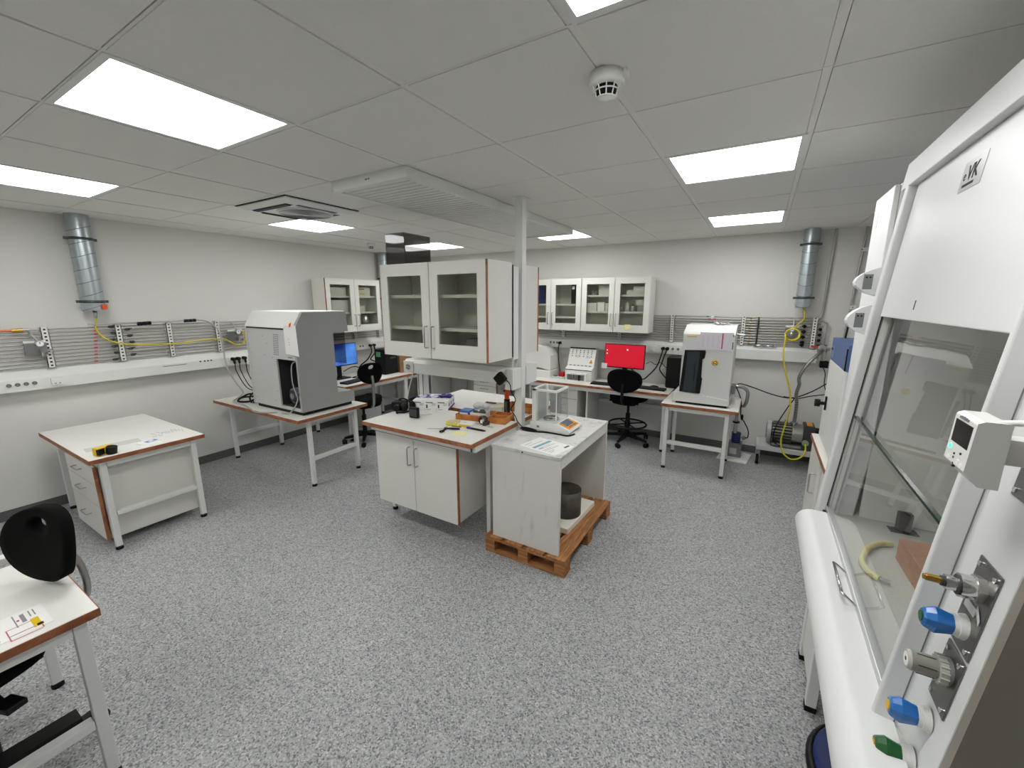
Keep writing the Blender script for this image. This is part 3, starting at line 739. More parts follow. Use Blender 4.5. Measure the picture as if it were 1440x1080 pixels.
solo('cable_bundle', MB().tube(spline([(-4.72, 2.18, .712), (-4.70, 2.28, .75), (-4.60, 2.33, .74), (-4.50, 2.20, .716), (-4.60, 2.12, .712), (-4.68, 2.20, .73), (-4.56, 2.30, .735), (-4.48, 2.22, .715), (-4.42, 2.18, .715)], 7), .010, rubber, 8).tube(spline([(-4.66, 2.3, .73), (-4.50, 2.33, .80), (-4.42, 2.24, .84), (-4.44, 2.16, .78), (-4.40, 2.15, .72)], 6), .008, rubber, 8), 'tangled black cables on the table at the foot of the grey instrument', 'cable')

# near-left table C
tc_ = lab_table('white lab table with brown edge in the lower left corner of the photo', -2.505, -1.875, -1.2, .335, .70,
          [(-1.92, .285), (-2.62, .285), (-1.92, -1.12), (-2.62, -1.12)], apron=False, stretch=[(-1.94, -1.90, -1.10, .265, .235, .27), (-2.64, -2.60, -1.10, .265, .235, .27)])
part('frame', MB().box(-1.94, -1.90, -1.10, .265, .625, .669, white_paint).box(-2.60, -1.94, .265, .30, .625, .669, white_paint).box(-2.60, -1.94, -1.13, -1.10, .625, .669, white_paint), tc_)
part('back_rail', MB().box(-2.645, -2.595, -1.2, .335, .670, .70, white_paint), tc_, 'white rail behind the tabletop', bevel=.003)
part('cable_tray', MB().box(-2.055, -1.985, -1.1, .25, .20, .25, black), tc_, 'black cable tray')
b = MB().box(-2.08, -1.925, .02, .235, .7003, .701, paper)
b.box(-2.07, -1.98, .165, .168, .701, .7013, ink); b.box(-2.06, -2.0, .18, .19, .701, .7013, ink); b.box(-2.03, -2.02, .17, .176, .701, .7014, red)
for xx, yy, ww, hh_, mm in ((-1.99, .14, .045, .07, ink_red), (-1.945, .14, .03, .07, ink_red), (-1.99, .06, .05, .06, ink_red)):
    for dx, dy, a_, b_ in ((0, 0, ww, .003), (0, hh_, ww, .003), (0, 0, .003, hh_), (ww, 0, .003, hh_)): b.box(xx + dx, xx + dx + a_, yy + dy, yy + dy + b_, .701, .7013, mm)
for yy in (.05, .075, .1, .125, .20, .21): b.box(-2.065, -2.02, yy, yy + .003, .701, .7013, ink)
solo('instruction_sheet', b, 'white printed sheet with red boxes on the lower left table', 'paper')
solo('yellow_sticker', MB().box(-2.000, -1.935, .195, .213, .7012, .702, yellow_lbl).box(-1.952, -1.937, .202, .216, .702, .7024, black), 'yellow sticker with a black corner on the lower left table', 'sticker')

# ------------------------------------------------------------------ chairs
def pad(mb, fpos, nrm_t, outline, hole=None, rings=6, mat=black_fab):
    """a curved pad from an outline (u,w) with optional hole; fpos(u,w)->front point, nrm_t(u,w)->offset vector to back"""
    n = len(outline)
    cu = sum(p[0] for p in outline) / n; cw = sum(p[1] for p in outline) / n
    inner = hole if hole else [(cu, cw)] * n
    vs = []
    for k in range(rings + 1):
        t_ = k / rings
        for (a, b_), (c_, d) in zip(outline, inner): vs.append((a + (c_ - a) * t_, b_ + (d - b_) * t_))
    F = [fpos(u, w) for u, w in vs]; B = [tuple(Vector(fpos(u, w)) + Vector(nrm_t(u, w))) for u, w in vs]
    o = len(vs); fs = []
    for k in range(rings):
        for i in range(n):
            j = (i + 1) % n
            fs.append((k * n + i, k * n + j, (k + 1) * n + j, (k + 1) * n + i)); fs.append((o + k * n + i, o + (k + 1) * n + i, o + (k + 1) * n + j, o + k * n + j))
    for i in range(n):
        j = (i + 1) % n; fs.append((i, o + i, o + j, j))
        if hole: fs.append((rings * n + i, rings * n + j, o + rings * n + j, o + rings * n + i))
    return mb.add(F + B, fs, mat, True)

def sup(a, b, n, e=2.6, cu=0, cw=0):
    r = []
    for i in range(n):
        t_ = 2 * PI * i / n; ca, sa = math.cos(t_), math.sin(t_)
        r.append((cu + a * abs(ca) ** (2 / e) * (1 if ca >= 0 else -1), cw + b * abs(sa) ** (2 / e) * (1 if sa >= 0 else -1)))
    return r

def work_chair(label, loc, rz, seat_z, back_z, bw, bh, hole=False, stem=black, ring=False, tilt=0, seat_r=(.22, .20), back_y=.24, base_r=.29, brot=.3, soff=0, stem_r=.019):
    t = thing('work_chair', label, 'chair', loc, rz, group='black wheeled work chairs')
    WLOC[t] = (0, 0, 0)
    out = sup(bw / 2, bh / 2, 40, 2.5)
    if hole: out = [(u * (1.0 - .16 * max(0, -w / (bh / 2))), w) for u, w in out]
    else: out = [(u * (1 - .25 * max(0, -w / (bh / 2)) ** 2), w) for u, w in out]
    hl = sup(.045, .028, 40, 2.2, 0, bh * .30) if hole else None
    ct, st = math.cos(tilt), math.sin(tilt)
    def fp(u, w):
        y = back_y - .55 * u * u + .06 * (w / bh) ** 2; return (u, y * 1 + w * st, back_z + w * ct)
    b = MB(); pad(b, fp, lambda u, w: (0, .045 - .06 * abs(u) / bw * .4, 0), out, hl)
    part('backrest', b, t, bevel=0)
    s = MB(); so = sup(seat_r[0], seat_r[1], 36, 3)
    pad(s, lambda u, w: (u, w - .01, seat_z + .02 * ((u / .22) ** 2 + 0) - (.03 if abs(w) > .18 else 0)), lambda u, w: (0, 0, -.06), so)
    part('seat', s, t)
    m = MB(); m.tube(spline([(0, back_y + .035 + soff * .5, back_z - bh * .12), (0, back_y + .05 + soff, back_z - bh * .55), (0, back_y + .03 + soff, seat_z - .04), (0, .12, seat_z - .09)], 5), stem_r, stem, 8)
    part('back_stem', m, t)
    m = MB().box(-.09, .09, -.10, .14, seat_z - .10, seat_z - .055, black).cyl((.09, .0, seat_z - .085), (.20, -.02, seat_z - .095), .007, black, 8).box(.18, .25, -.045, .005, seat_z - .105, seat_z - .085, black)
    m.cyl((-.10, .06, seat_z - .08), (-.14, .06, seat_z - .08), .02, black, 10)
    part('mechanism', m, t, bevel=.004)
    part('gas_lift', MB().cyl((0, 0, seat_z - .1), (0, 0, .26), .016, steel if False else black, 12).cyl((0, 0, .10), (0, 0, seat_z * .62), .027, black, 14), t)
    if ring:
        m = MB().tube([(.225 * math.cos(a), .225 * math.sin(a), .235) for a in [2 * PI * i / 36 for i in range(36)]], .011, black, 8, closed=True)
        for k in range(4):
            a = PI / 4 + k * PI / 2; m.cyl((0, 0, .235), (.225 * math.cos(a), .225 * math.sin(a), .235), .008, black, 8)
        m.cyl((0, 0, .20), (0, 0, .27), .035, black, 14)
        part('foot_ring', m, t)
    b = MB().cyl((0, 0, .075), (0, 0, .13), .042, black, 16)
    for k in range(5):
        a = 2 * PI * k / 5 + brot; ca, sa = math.cos(a), math.sin(a); nx, ny = -sa, ca
        P = []
        for z0, z1, r0, r1, w0, w1 in ((.075, .07, .03, base_r, .024, .014),):
            for (r, w, zb, zt) in ((.02, .026, .075, .12), (base_r, .015, .066, .088)):
                P.append([(r * ca + nx * s_ * w, r * sa + ny * s_ * w, z) for s_ in (-1, 1) for z in (zb, zt)])
        q = P[0]; w_ = P[1]
        b.hexa([q[0], q[2], w_[2], w_[0], q[1], q[3], w_[3], w_[1]], black)
    part('star_base', b, t, bevel=.003)
    for k in range(5):
        a = 2 * PI * k / 5 + brot; ca, sa = math.cos(a), math.sin(a)
        c = MB(); cx, cy = base_r * ca, base_r * sa; an = a + .8 * k
        da, db = math.cos(an), math.sin(an)
        for s_ in (-1, 1): c.cyl((cx + da * (.006 if s_ > 0 else -.006), cy + db * (.006 if s_ > 0 else -.006), .028), (cx + da * .024 * s_, cy + db * .024 * s_, .028), .028, rubber, 18)
        c.cyl((cx, cy, .03), (cx, cy, .07), .009, dark_grey, 8)
        part('caster', c, t)
    return t

work_chair('black work chair with a hole in its backrest at the lower left table', (-2.11, .05, 0), math.radians(20), .60, .862, .31, .275, hole=True, stem=steel, tilt=.12, back_y=.235, soff=.06, seat_r=(.18, .16), stem_r=.012)
work_chair('small black chair with silver back stem at the blue screen desk', (-4.16, 3.33, 0), math.radians(-98), .55, .895, .32, .25, hole=True, stem=steel, tilt=.02, back_y=.20, base_r=.25, brot=.93)
work_chair('black lab chair with round backrest and foot ring in front of the red screen', (-1.30, 5.0, 0), math.radians(176), .60, .815, .42, .28, ring=True, back_y=.20)

# ------------------------------------------------------------------ island in the middle
IZ = .84
t = thing('lab_bench', 'island worktop half facing the camera, white with a brown edge', 'bench', (-2.03, 2.33, 0), group='two halves of the island bench')
slab(t, -2.555, -1.512, 2.02, 2.618, IZ, .03)
f = MB(); f.box(-2.52, -1.545, 2.075, 2.11, .765, .809, white_paint); f.box(-2.52, -1.56, 2.575, 2.61, .765, .809, white_paint); f.box(-2.542, -2.502, 2.11, 2.61, .765, .809, white_paint); f.box(-1.56, -1.52, 2.075, 2.61, .765, .809, white_paint)
part('frame', f, t)
for x, y in ((-2.522, 2.275), (-1.60, 2.352)): leg(t, x, y, .764)
t = thing('lab_bench', 'island worktop half facing the back wall, white and mostly empty', 'bench', (-2.03, 3.0, 0), group='two halves of the island bench')
slab(t, -2.60, -1.515, 2.70, 3.34, IZ, .03)
f = MB(); f.box(-2.56, -1.545, 3.25, 3.29, .765, .809, white_paint); f.box(-2.56, -1.545, 2.71, 2.75, .765, .809, white_paint); f.box(-2.57, -2.53, 2.75, 3.25, .765, .809, white_paint); f.box(-1.56, -1.52, 2.75, 3.25, .765, .809, white_paint)
part('frame', f, t)
for x, y in ((-2.52, 2.85), (-1.575, 2.85), (-2.52, 3.22), (-1.575, 3.22)): leg(t, x, y, .764)
# base cupboard
t = thing('base_cupboard', 'white two-door cupboard with brown edges hanging under the island worktop', 'cupboard', (-2.09, 2.36, .175), group='cupboards under the island')
part('body', MB().box(-2.497, -1.705, 2.122, 2.585, .178, .757, white_cab), t, bevel=.002)
for k, (a, b_) in enumerate(((-2.5, -2.104), (-2.099, -1.702))):
    d = MB().box(a + .002, b_ - .002, 2.10, 2.119, .175, .748, white_cab)
    d.box(a, a + .002, 2.1005, 2.119, .175, .75, white_cab); d.box(b_ - .002, b_ + (.006 if k else 0), 2.1005, 2.119, .175, .75, edge_wood if k else white_cab); d.box(a, b_, 2.1005, 2.119, .748, .757, edge_wood)
    dd = part('door', d, t)
    hx = b_ - .035 if k == 0 else a + .03
    part('handle', d_handle(MB(), (hx, 2.10, .545), (hx, 2.10, .685), (0, -.032, 0)), dd, 'steel bar handle')
# frame uprights and beam over the island
t = thing('service_beam', 'white service beam with sockets on uprights over the island', 'service beam', (-2.03, 2.65, 0))
b = MB().box(-2.56, -2.475, 2.645, 2.70, .03, 1.145, white_paint).box(-2.56, -2.475, 2.645, 2.70, 1.26, 1.99, white_paint)
b.box(-2.548, -2.538, 2.642, 2.645, .845, 1.145, mid_grey).box(-2.497, -2.487, 2.642, 2.645, .845, 1.145, mid_grey)
part('upright', b, t, bevel=.003)
part('beam', MB().prism([(2.50, 1.15), (2.50, 1.235), (2.53, 1.262), (2.80, 1.262), (2.83, 1.235), (2.83, 1.15)], 'x', -2.565, -1.55, white_paint), t, bevel=.003)
part('end_cap', MB().box(-1.5495, -1.485, 2.495, 2.62, 1.11, 1.264, white_paint).box(-1.5495, -1.48, 2.69, 2.86, 1.12, 1.264, white_paint), t, bevel=.003)
part('panel', MB().box(-2.46, -1.55, 2.60, 2.615, 1.264, 2.0, white_cab), t, bevel=.002)
k = MB().box(-2.562, -2.455, 2.494, 2.4995, 1.155, 1.25, white_plastic)
k.cyl((-2.51, 2.494, 1.20), (-2.51, 2.491, 1.20), .026, steel, 18)
for a in range(4): k.cyl((-2.51 + .015 * math.cos(a * PI / 2 + .6), 2.4915, 1.20 + .015 * math.sin(a * PI / 2 + .6)), (-2.51 + .015 * math.cos(a * PI / 2 + .6), 2.489, 1.20 + .015 * math.sin(a * PI / 2 + .6)), .007, dark_grey, 8)
part('socket_plate', k, t, 'socket plate with a grey socket')
ev = wall_cabinet('wide two-door glass cabinet over the island facing the camera', .955, .315, .66, (-2.458, 2.20, 1.345), 0, (.31, .655), group='glass door cabinets over the island', door_edge=edge_wood, edge_w=.004)
wall_cabinet('glass cabinet over the island facing away, only its side in view', .955, .22, .65, (-1.508, 2.935, 1.35), PI, (.33, .66), group='glass door cabinets over the island')
# side cheek with dark gap beside the front cabinet
solo('cabinet_bracket', MB().box(-1.505, -1.498, 2.522, 2.528, 1.35, 1.99, dark_grey).box(-1.52, -1.498, 2.53, 2.60, 1.33, 1.98, white_paint), 'dark gap strip and white bracket between island cabinet and pole', 'bracket')
# smoked acrylic cover on top
t = thing('acrylic_cover', 'smoked acrylic box standing on the island cabinet top', 'acrylic box', (-2.31, 2.4, 2.006))
x0, x1, y0, y1, z0, z1 = -2.415, -2.225, 2.235, 2.505, 2.007, 2.222
part('front_wall', MB().box(x0, x1, y0, y0 + .004, z0, z1 - .004, smoke), t)
part('back_wall', MB().box(x0, x1, y1 - .004, y1, z0, z1 - .004, smoke), t)
part('side_wall', MB().box(x0, x0 + .004, y0 + .0042, y1 - .0042, z0, z1 - .004, smoke), t)
part('side_wall', MB().box(x1 - .004, x1, y0 + .0042, y1 - .0042, z0, z1 - .004, smoke), t)
part('lid', MB().box(x0, x1, y0, y1, z1 - .0038, z1, smoke), t)
part('edge_seam', MB().box(x1 - .003, x1 + .0005, y0 - .0005, y0 + .003, z0, z1, black).box(x0, x1, y0 - .0005, y0 + .001, z1, z1 + .001, black), t)

# things inside the island cabinet
t = solo('amber_bottle', MB().lathe((-1.60, 2.42, 1.364), [(0, 0), (.034, 0), (.034, .11), (.014, .14), (.014, .17), (0, .17)], M('amber_glass', '#3a2113', .2), 20), 'dark brown bottle on the bottom shelf inside the island cabinet', 'bottle')
solo('grey_carton', MB().box(-1.80, -1.66, 2.37, 2.49, 1.364, 1.48, M('dull_carton', '#8f8a80', .7)), 'dull carton beside the brown bottle in the island cabinet', 'box')
solo('glass_beaker', MB().lathe((-2.17, 2.40, 1.364), [(.035, 0), (.035, .09), (.037, .092)], clear_glass, 24).lathe((-2.17, 2.40, 1.364), [(0, .001), (.035, .001)], clear_glass, 24), 'glass beaker on the bottom shelf, left half of the island cabinet', 'beaker')

# hanging adapter
t = thing('power_adapter', 'black plug-in power adapter on the right end of the island beam', 'power adapter', (-1.60, 2.47, 1.205))
b = MB(); b.rot_box((0, 0, 0), (.075, .045, .075), 0, rubber); b.xf(Matrix.Translation((-1.575, 2.47, 1.195)) @ Matrix.Rotation(math.radians(45), 4, 'Y'))
part('body', b, t, bevel=.008)
part('cord', MB().tube(spline([(-1.545, 2.475, 1.20), (-1.50, 2.48, 1.16), (-1.49, 2.485, 1.10), (-1.465, 2.50, 1.05), (-1.49, 2.52, 1.0), (-1.52, 2.53, .96), (-1.50, 2.56, .90), (-1.495, 2.58, .86), (-1.47, 2.585, .83), (-1.43, 2.585, .806), (-1.40, 2.57, .806)], 6), .0035, rubber, 8), t)
solo('white_cable', MB().tube(spline([(-2.575, 2.61, 1.14), (-2.58, 2.60, 1.08), (-2.60, 2.58, .98), (-2.60, 2.55, .90), (-2.58, 2.50, .846), (-2.50, 2.47, .845), (-2.44, 2.42, .845), (-2.36, 2.43, .845), (-2.28, 2.45, .845), (-2.22, 2.44, .845), (-2.25, 2.40, .845), (-2.33, 2.39, .845)], 6), .004, white_plastic, 8), 'thin white cable hanging from the beam onto the island', 'cable')

# glove boxes (three side by side)
yaw = math.radians(26)
def glove_box(i):
    c = Vector((-2.44, 2.455, 0)) + Vector((math.cos(yaw), math.sin(yaw), 0)) * (.05 + .101 * i) + Vector((-math.sin(yaw), math.cos(yaw), 0)) * .125
    lab = ['left glove box of the three white and purple boxes on the island', 'middle glove box of the three white and purple boxes on the island', 'right glove box, showing its long side, of the three on the island'][i]
    t = thing('glove_box', lab, 'box', (c.x, c.y, IZ), yaw, 'white and purple glove boxes')
    WLOC[t] = (0, 0, 0)
    w, d, h = .099, .245, .088
    b = MB().box(-w / 2, w / 2, -d / 2, d / 2, 0.0005, h, paper)
    # printed areas
    b.box(-w / 2, w / 2, -d / 2 + .09, -d / 2 + .15, h, h + .0006, purple); b.box(-.02, w / 2, -.02, .09, h + .0006, h + .001, purple)
    b.box(-w / 2 + .012, -w / 2 + .024, -d / 2 - .0005, -d / 2, .022, .052, ink_dk); b.box(-w / 2 + .012, w / 2 - .03, -d / 2 - .0005, -d / 2, .066, .073, purple)
    for k in range(3): b.box(.008, .042, -d / 2 - .0005, -d / 2, .045 + k * .008, .048 + k * .008, ink)
    b.box(-w / 2 + .012, .0, -d / 2 - .0005, -d / 2, .008, .012, ink)
    b.box(w / 2, w / 2 + .0005, -d / 2, d / 2, .0, .018, purple)
    for k in range(3):
        b.box(w / 2, w / 2 + .0005, -d / 2 + .02 + k * .075, -d / 2 + .07 + k * .075, .03, .06, M('print_grey%d%d' % (i, k), '#b9b6c4', .7))
        b.box(w / 2 + .0005, w / 2 + .0008, -d / 2 + .03 + k * .075, -d / 2 + .04 + k * .075, .036, .056, ink_dk)
    part('carton', b, t, bevel=.0015)
    part('opening', MB().lathe((0, .01, h), [(0, .0012), (.03, .0012)], M('lilac_film%d' % i, '#c9c4dd', .4), 20).xf(Matrix.Diagonal((1, 1.9, 1, 1))), t, 'pale film opening')
    if i == 2:
        g = MB(); random.seed(3)
        for k in range(7):
            g.ell((-.01 + .012 * k - .03, .02 + .03 * math.sin(k * 1.7), h + .008 + .006 * (k % 2)), (.022, .03, .009), purple, 10, 6)
        part('glove', g, t, 'purple glove sticking out')
for i in range(3): glove_box(i)

# black device and sensor
t = thing('instrument_case', 'lumpy black device with straps at the left end of the island', 'device', (-2.50, 2.40, IZ))
b = MB(); b.rot_box((-2.53, 2.40, IZ + .045), (.12, .09, .075), .4, rubber); b.ell((-2.47, 2.385, IZ + .04), (.035, .035, .038), black, 14, 8); b.ell((-2.43, 2.44, IZ + .045), (.028, .028, .04), black, 14, 8)
part('body', b, t, bevel=.012)
part('lens_ring', MB().cyl((-2.505, 2.345, IZ + .04), (-2.49, 2.315, IZ + .04), .03, black, 18, r2=.026), t)
part('strap', MB().tube(spline([(-2.57, 2.43, IZ + .085), (-2.50, 2.42, IZ + .10), (-2.43, 2.42, IZ + .08), (-2.40, 2.40, IZ + .03), (-2.43, 2.35, IZ + .008), (-2.49, 2.32, IZ + .006), (-2.46, 2.30, IZ + .01)], 5), .007, rubber, 8), t)
t = thing('temperature_logger', 'square black logger with a dark grey screen standing on the island', 'logger', (-2.265, 2.29, IZ), math.radians(8))
WLOC[t] = (0, 0, 0)
part('case', MB().box(-.044, .044, -.014, .016, .0005, .088, black), t, bevel=.010, seg=3)
part('screen', MB().box(-.033, .033, -.0152, -.0142, .016, .074, dark_grey), t)

# yellow tape
t = thing('tape_roll', 'yellow tape roll lying flat on the island', 'tape', (-1.90, 2.32, IZ))
part('tape', MB().lathe((-1.90, 2.32, IZ), [(.036, .001), (.055, .001), (.055, .018), (.036, .018), (.036, .001)], tapey, 32), t)
part('core', MB().lathe((-1.90, 2.32, IZ), [(.033, .001), (.036, .001), (.036, .0185), (.033, .0185), (.033, .001)], M('cream_core', '#d8d2b0', .7), 32), t)
t = thing('card_box', 'flat white box with a yellow front strip beside the yellow tape', 'box', (-1.79, 2.34, IZ), math.radians(14))
WLOC[t] = (0, 0, 0)
part('box', MB().box(-.055, .055, -.045, .05, .0005, .021, paper).box(-.03, .0, .005, .009, .021, .0214, ink_dk), t)
part('strip', MB().box(-.045, .05, -.0462, -.0452, .001, .020, yellow_lbl), t, 'yellow strip')
t = thing('pencil', 'brown pencil in front of the flat white box', 'pencil', (-1.86, 2.262, IZ))
part('shaft', MB().cyl((-1.865, 2.262, IZ + .005), (-1.80, 2.275, IZ + .005), .004, M('brown_pencil', '#9a5a2a', .5), 6).cyl((-1.80, 2.275, IZ + .005), (-1.79, 2.277, IZ + .005), .004, ink_dk, 6, r2=.001), t)
t = thing('tape_roll', 'brown tape roll standing on edge in front of the wooden tray', 'tape', (-1.685, 2.42, IZ))
part('tape', MB().lathe((-1.70, 2.425, IZ + .034), [(.024, -.016), (.033, -.016), (.033, .016), (.024, .016), (.024, -.016)], brown, 28, 'y'), t)
part('dispenser', MB().box(-1.685, -1.655, 2.395, 2.445, IZ + .0008, IZ + .03, brown).box(-1.715, -1.69, 2.4085, 2.442, IZ + .012, IZ + .035, paper), t)
part('tape_end', MB().rot_box((-1.625, 2.40, IZ + .003), (.07, .022, .003), -.2, M('clear_tape', '#c9c5b8', .3)), t)
# scissors
t = thing('scissors', 'open black-handled scissors lying on the island', 'scissors', (-1.87, 2.17, IZ))
b = MB().hexa([(-1.99, 2.135, IZ + .001), (-1.865, 2.185, IZ + .001), (-1.86, 2.198, IZ + .001), (-1.88, 2.197, IZ + .001), (-1.99, 2.135, IZ + .003), (-1.865, 2.185, IZ + .003), (-1.86, 2.198, IZ + .003), (-1.88, 2.197, IZ + .003)], steel)
b.hexa([(-1.90, 2.235, IZ + .003), (-1.855, 2.175, IZ + .003), (-1.845, 2.18, IZ + .003), (-1.885, 2.24, IZ + .003), (-1.90, 2.235, IZ + .005), (-1.855, 2.175, IZ + .005), (-1.845, 2.18, IZ + .005), (-1.885, 2.24, IZ + .005)], steel)
part('blades', b, t, 'steel blades')
part('handle', MB().tube([(-1.81 + .04 * math.cos(a) * 1.0 + .0, 2.215 + .013 * math.sin(a) + .35 * .04 * math.cos(a), IZ + .007) for a in [2 * PI * i / 20 for i in range(20)]], .0042, black, 8, closed=True).tube([(-1.88, 2.195, IZ + .006), (-1.845, 2.2, IZ + .006)], .006, black, 6), t)
part('handle', MB().tube([(-1.845 + .014 * math.cos(a), 2.125 + .017 * math.sin(a), IZ + .007) for a in [2 * PI * i / 20 for i in range(20)]], .0042, black, 8, closed=True).tube([(-1.855, 2.178, IZ + .006), (-1.85, 2.14, IZ + .006)], .006, black, 6), t)
t = thing('marker_pen', 'black marker pen with a blue cap lying on the island', 'pen', (-1.68, 2.295, IZ))
part('barrel', MB().cyl((-1.70, 2.285, IZ + .0075), (-1.60, 2.285, IZ + .0075), .0072, black, 12).cyl((-1.60, 2.285, IZ + .0075), (-1.585, 2.285, IZ + .0075), .005, black, 12), t)
part('cap', MB().cyl((-1.745, 2.285, IZ + .0078), (-1.70, 2.285, IZ + .0078), .0077, M('ink_blue_cap', '#1b2f9a', .4), 12), t, 'blue cap')
b = MB(); b.rot_box((-1.715, 2.165, IZ + .0012), (.095, .075, .0016), .3, paper_y)
solo('sticky_note', b, 'pale yellow sticky note near the front corner of the island', 'note')

# wooden tray with dividers
yw = math.radians(9)
t = thing('wooden_tray', 'low orange wooden tray with compartments on the near half of the island', 'tray', (-1.772, 2.555, IZ), yw, 'orange wooden trays on the island')
WLOC[t] = (0, 0, 0)
L_, D_, h = .42, .185, .045
b = MB().box(-L_ / 2, L_ / 2, -D_ / 2, D_ / 2, .0005, .006, tray_wood)
b.box(-L_ / 2, L_ / 2, -D_ / 2, -D_ / 2 + .009, .006, h, tray_wood).box(-L_ / 2, L_ / 2, D_ / 2 - .009, D_ / 2, .006, h, tray_wood)
b.box(-L_ / 2, -L_ / 2 + .009, -D_ / 2 + .009, D_ / 2 - .009, .006, h, tray_wood).box(L_ / 2 - .009, L_ / 2, -D_ / 2 + .009, D_ / 2 - .009, .006, h, tray_wood)
part('tray_box', b, t, bevel=.001)
part('divider', MB().box(.06, .068, -D_ / 2 + .009, D_ / 2 - .009, .006, h - .004, tray_wood), t)
part('divider', MB().box(.068, L_ / 2 - .009, .01, .018, .006, h - .004, tray_wood), t)
b = MB().box(-1.80, -1.53, 2.86, 2.868, IZ + .0005, IZ + .045, tray_wood).box(-1.80, -1.53, 3.0, 3.008, IZ + .0005, IZ + .045, tray_wood).box(-1.80, -1.792, 2.868, 3.0, IZ + .0005, IZ + .045, tray_wood).box(-1.538, -1.53, 2.868, 3.0, IZ + .0005, IZ + .045, tray_wood).box(-1.792, -1.538, 2.868, 3.0, IZ + .0005, IZ + .006, tray_wood)
t = thing('wooden_tray', 'orange wooden tray on the far half of the island behind the pole', 'tray', (-1.66, 2.93, IZ), 0, 'orange wooden trays on the island')
part('tray_box', b, t, bevel=.001)
TZ = IZ + .0065
b = MB(); b.rot_box((-1.915, 2.515, TZ + .03), (.085, .09, .06), yw, blue); b.rot_box((-1.915, 2.47, TZ + .035), (.07, .002, .02), yw, paper)
solo('small_blue_box', b, 'small blue and white box in the left end of the wooden tray', 'box')
t = thing('open_carton', 'open white carton with grey gloves standing in the wooden tray', 'box', (-1.80, 2.53, TZ), yw)
WLOC[t] = (0, 0, 0)
b = MB(); w, d, h = .125, .10, .055
b.box(-w / 2, w / 2, -d / 2, -d / 2 + .002, 0, h, paper).box(-w / 2, w / 2, d / 2 - .002, d / 2, 0, h, paper).box(-w / 2, -w / 2 + .002, -d / 2, d / 2, 0, h, paper).box(w / 2 - .002, w / 2, -d / 2, d / 2, 0, h, paper).box(-w / 2, w / 2, -d / 2, d / 2, 0, .002, paper)
b.box(-.04, .005, -d / 2 - .0005, -d / 2, .025, .036, ink).box(.02, .05, -d / 2 - .0005, -d / 2, .015, .045, M('carton_print', '#c8c6c2', .8))
part('carton', b, t)
g = MB(); random.seed(9)
for k in range(9): g.ell((random.uniform(-.045, .05), random.uniform(-.03, .035), h - .006 + random.random() * .012), (.022, .016, .009), M('grey_glove', '#4a4d4c', .6) if k == 0 else MATS['grey_glove'], 10, 6)
part('gloves', g, t, 'dark grey gloves')
b = MB(); random.seed(12)
for k in range(8):
    b.ell((-1.86 + random.uniform(-.05, .07), 2.625 + random.uniform(-.012, .012), IZ + .06 + random.uniform(0, .035)), (.035, .022, .024), M('plastic_bag_film', '#dcdedc', .25) if k == 0 else MATS['plastic_bag_film'], 12, 8)
b.box(-1.92, -1.78, 2.605, 2.645, IZ + .001, IZ + .05, MATS['plastic_bag_film'])
solo('plastic_bag', b, 'crumpled clear plastic bags behind the wooden tray', 'bag')
t = thing('envelope_pack', 'white and cream card pack leaning behind the wooden tray', 'pack', (-1.800, 2.70, IZ))
b = MB().hexa([(-1.910, 2.705, IZ + .001), (-1.730, 2.745, IZ + .001), (-1.740, 2.79, IZ + .001), (-1.920, 2.76, IZ + .001), (-1.910, 2.705, IZ + .045), (-1.730, 2.74, IZ + .05), (-1.735, 2.80, IZ + .075), (-1.910, 2.78, IZ + .07)], paper)
b.hexa([(-1.810, 2.722, IZ + .05), (-1.730, 2.740, IZ + .052), (-1.735, 2.80, IZ + .077), (-1.790, 2.79, IZ + .077), (-1.810, 2.722, IZ + .052), (-1.730, 2.740, IZ + .054), (-1.735, 2.80, IZ + .08), (-1.790, 2.79, IZ + .08)], M('cream_card', '#e6dcc0', .8))
part('pack', b, t)
part('printed_edge', MB().hexa([(-1.910, 2.755, IZ + .069), (-1.810, 2.765, IZ + .07), (-1.810, 2.785, IZ + .074), (-1.910, 2.78, IZ + .073), (-1.910, 2.755, IZ + .072), (-1.810, 2.765, IZ + .073), (-1.810, 2.785, IZ + .077), (-1.910, 2.78, IZ + .076)], M('dark_red_print', '#6a1f22', .7)), t, 'dark red printed edge')
# orange handled tool
t = thing('hand_tool', 'orange-handled tool standing in a black holder next to the pole', 'tool', (-1.70, 2.75, IZ))
part('holder', MB().cyl((-1.685, 2.745, IZ + .001), (-1.690, 2.750, IZ + .13), .026, black, 14, r2=.024).box(-1.70, -1.67, 2.722, 2.728, IZ + .02, IZ + .12, dark_grey).cyl((-1.680, 2.721, IZ + .02), (-1.682, 2.721, IZ + .11), .003, steel, 6), t)
part('grip', MB().cyl((-1.690, 2.750, IZ + .131), (-1.693, 2.752, IZ + .20), .019, orange, 14, r2=.024).ell((-1.688, 2.752, IZ + .215), (.026, .022, .022), orange, 14, 8).cyl((-1.700, 2.725, IZ + .2), (-1.700, 2.722, IZ + .2), .008, dark_grey, 8), t, 'orange grip', bevel=.003)

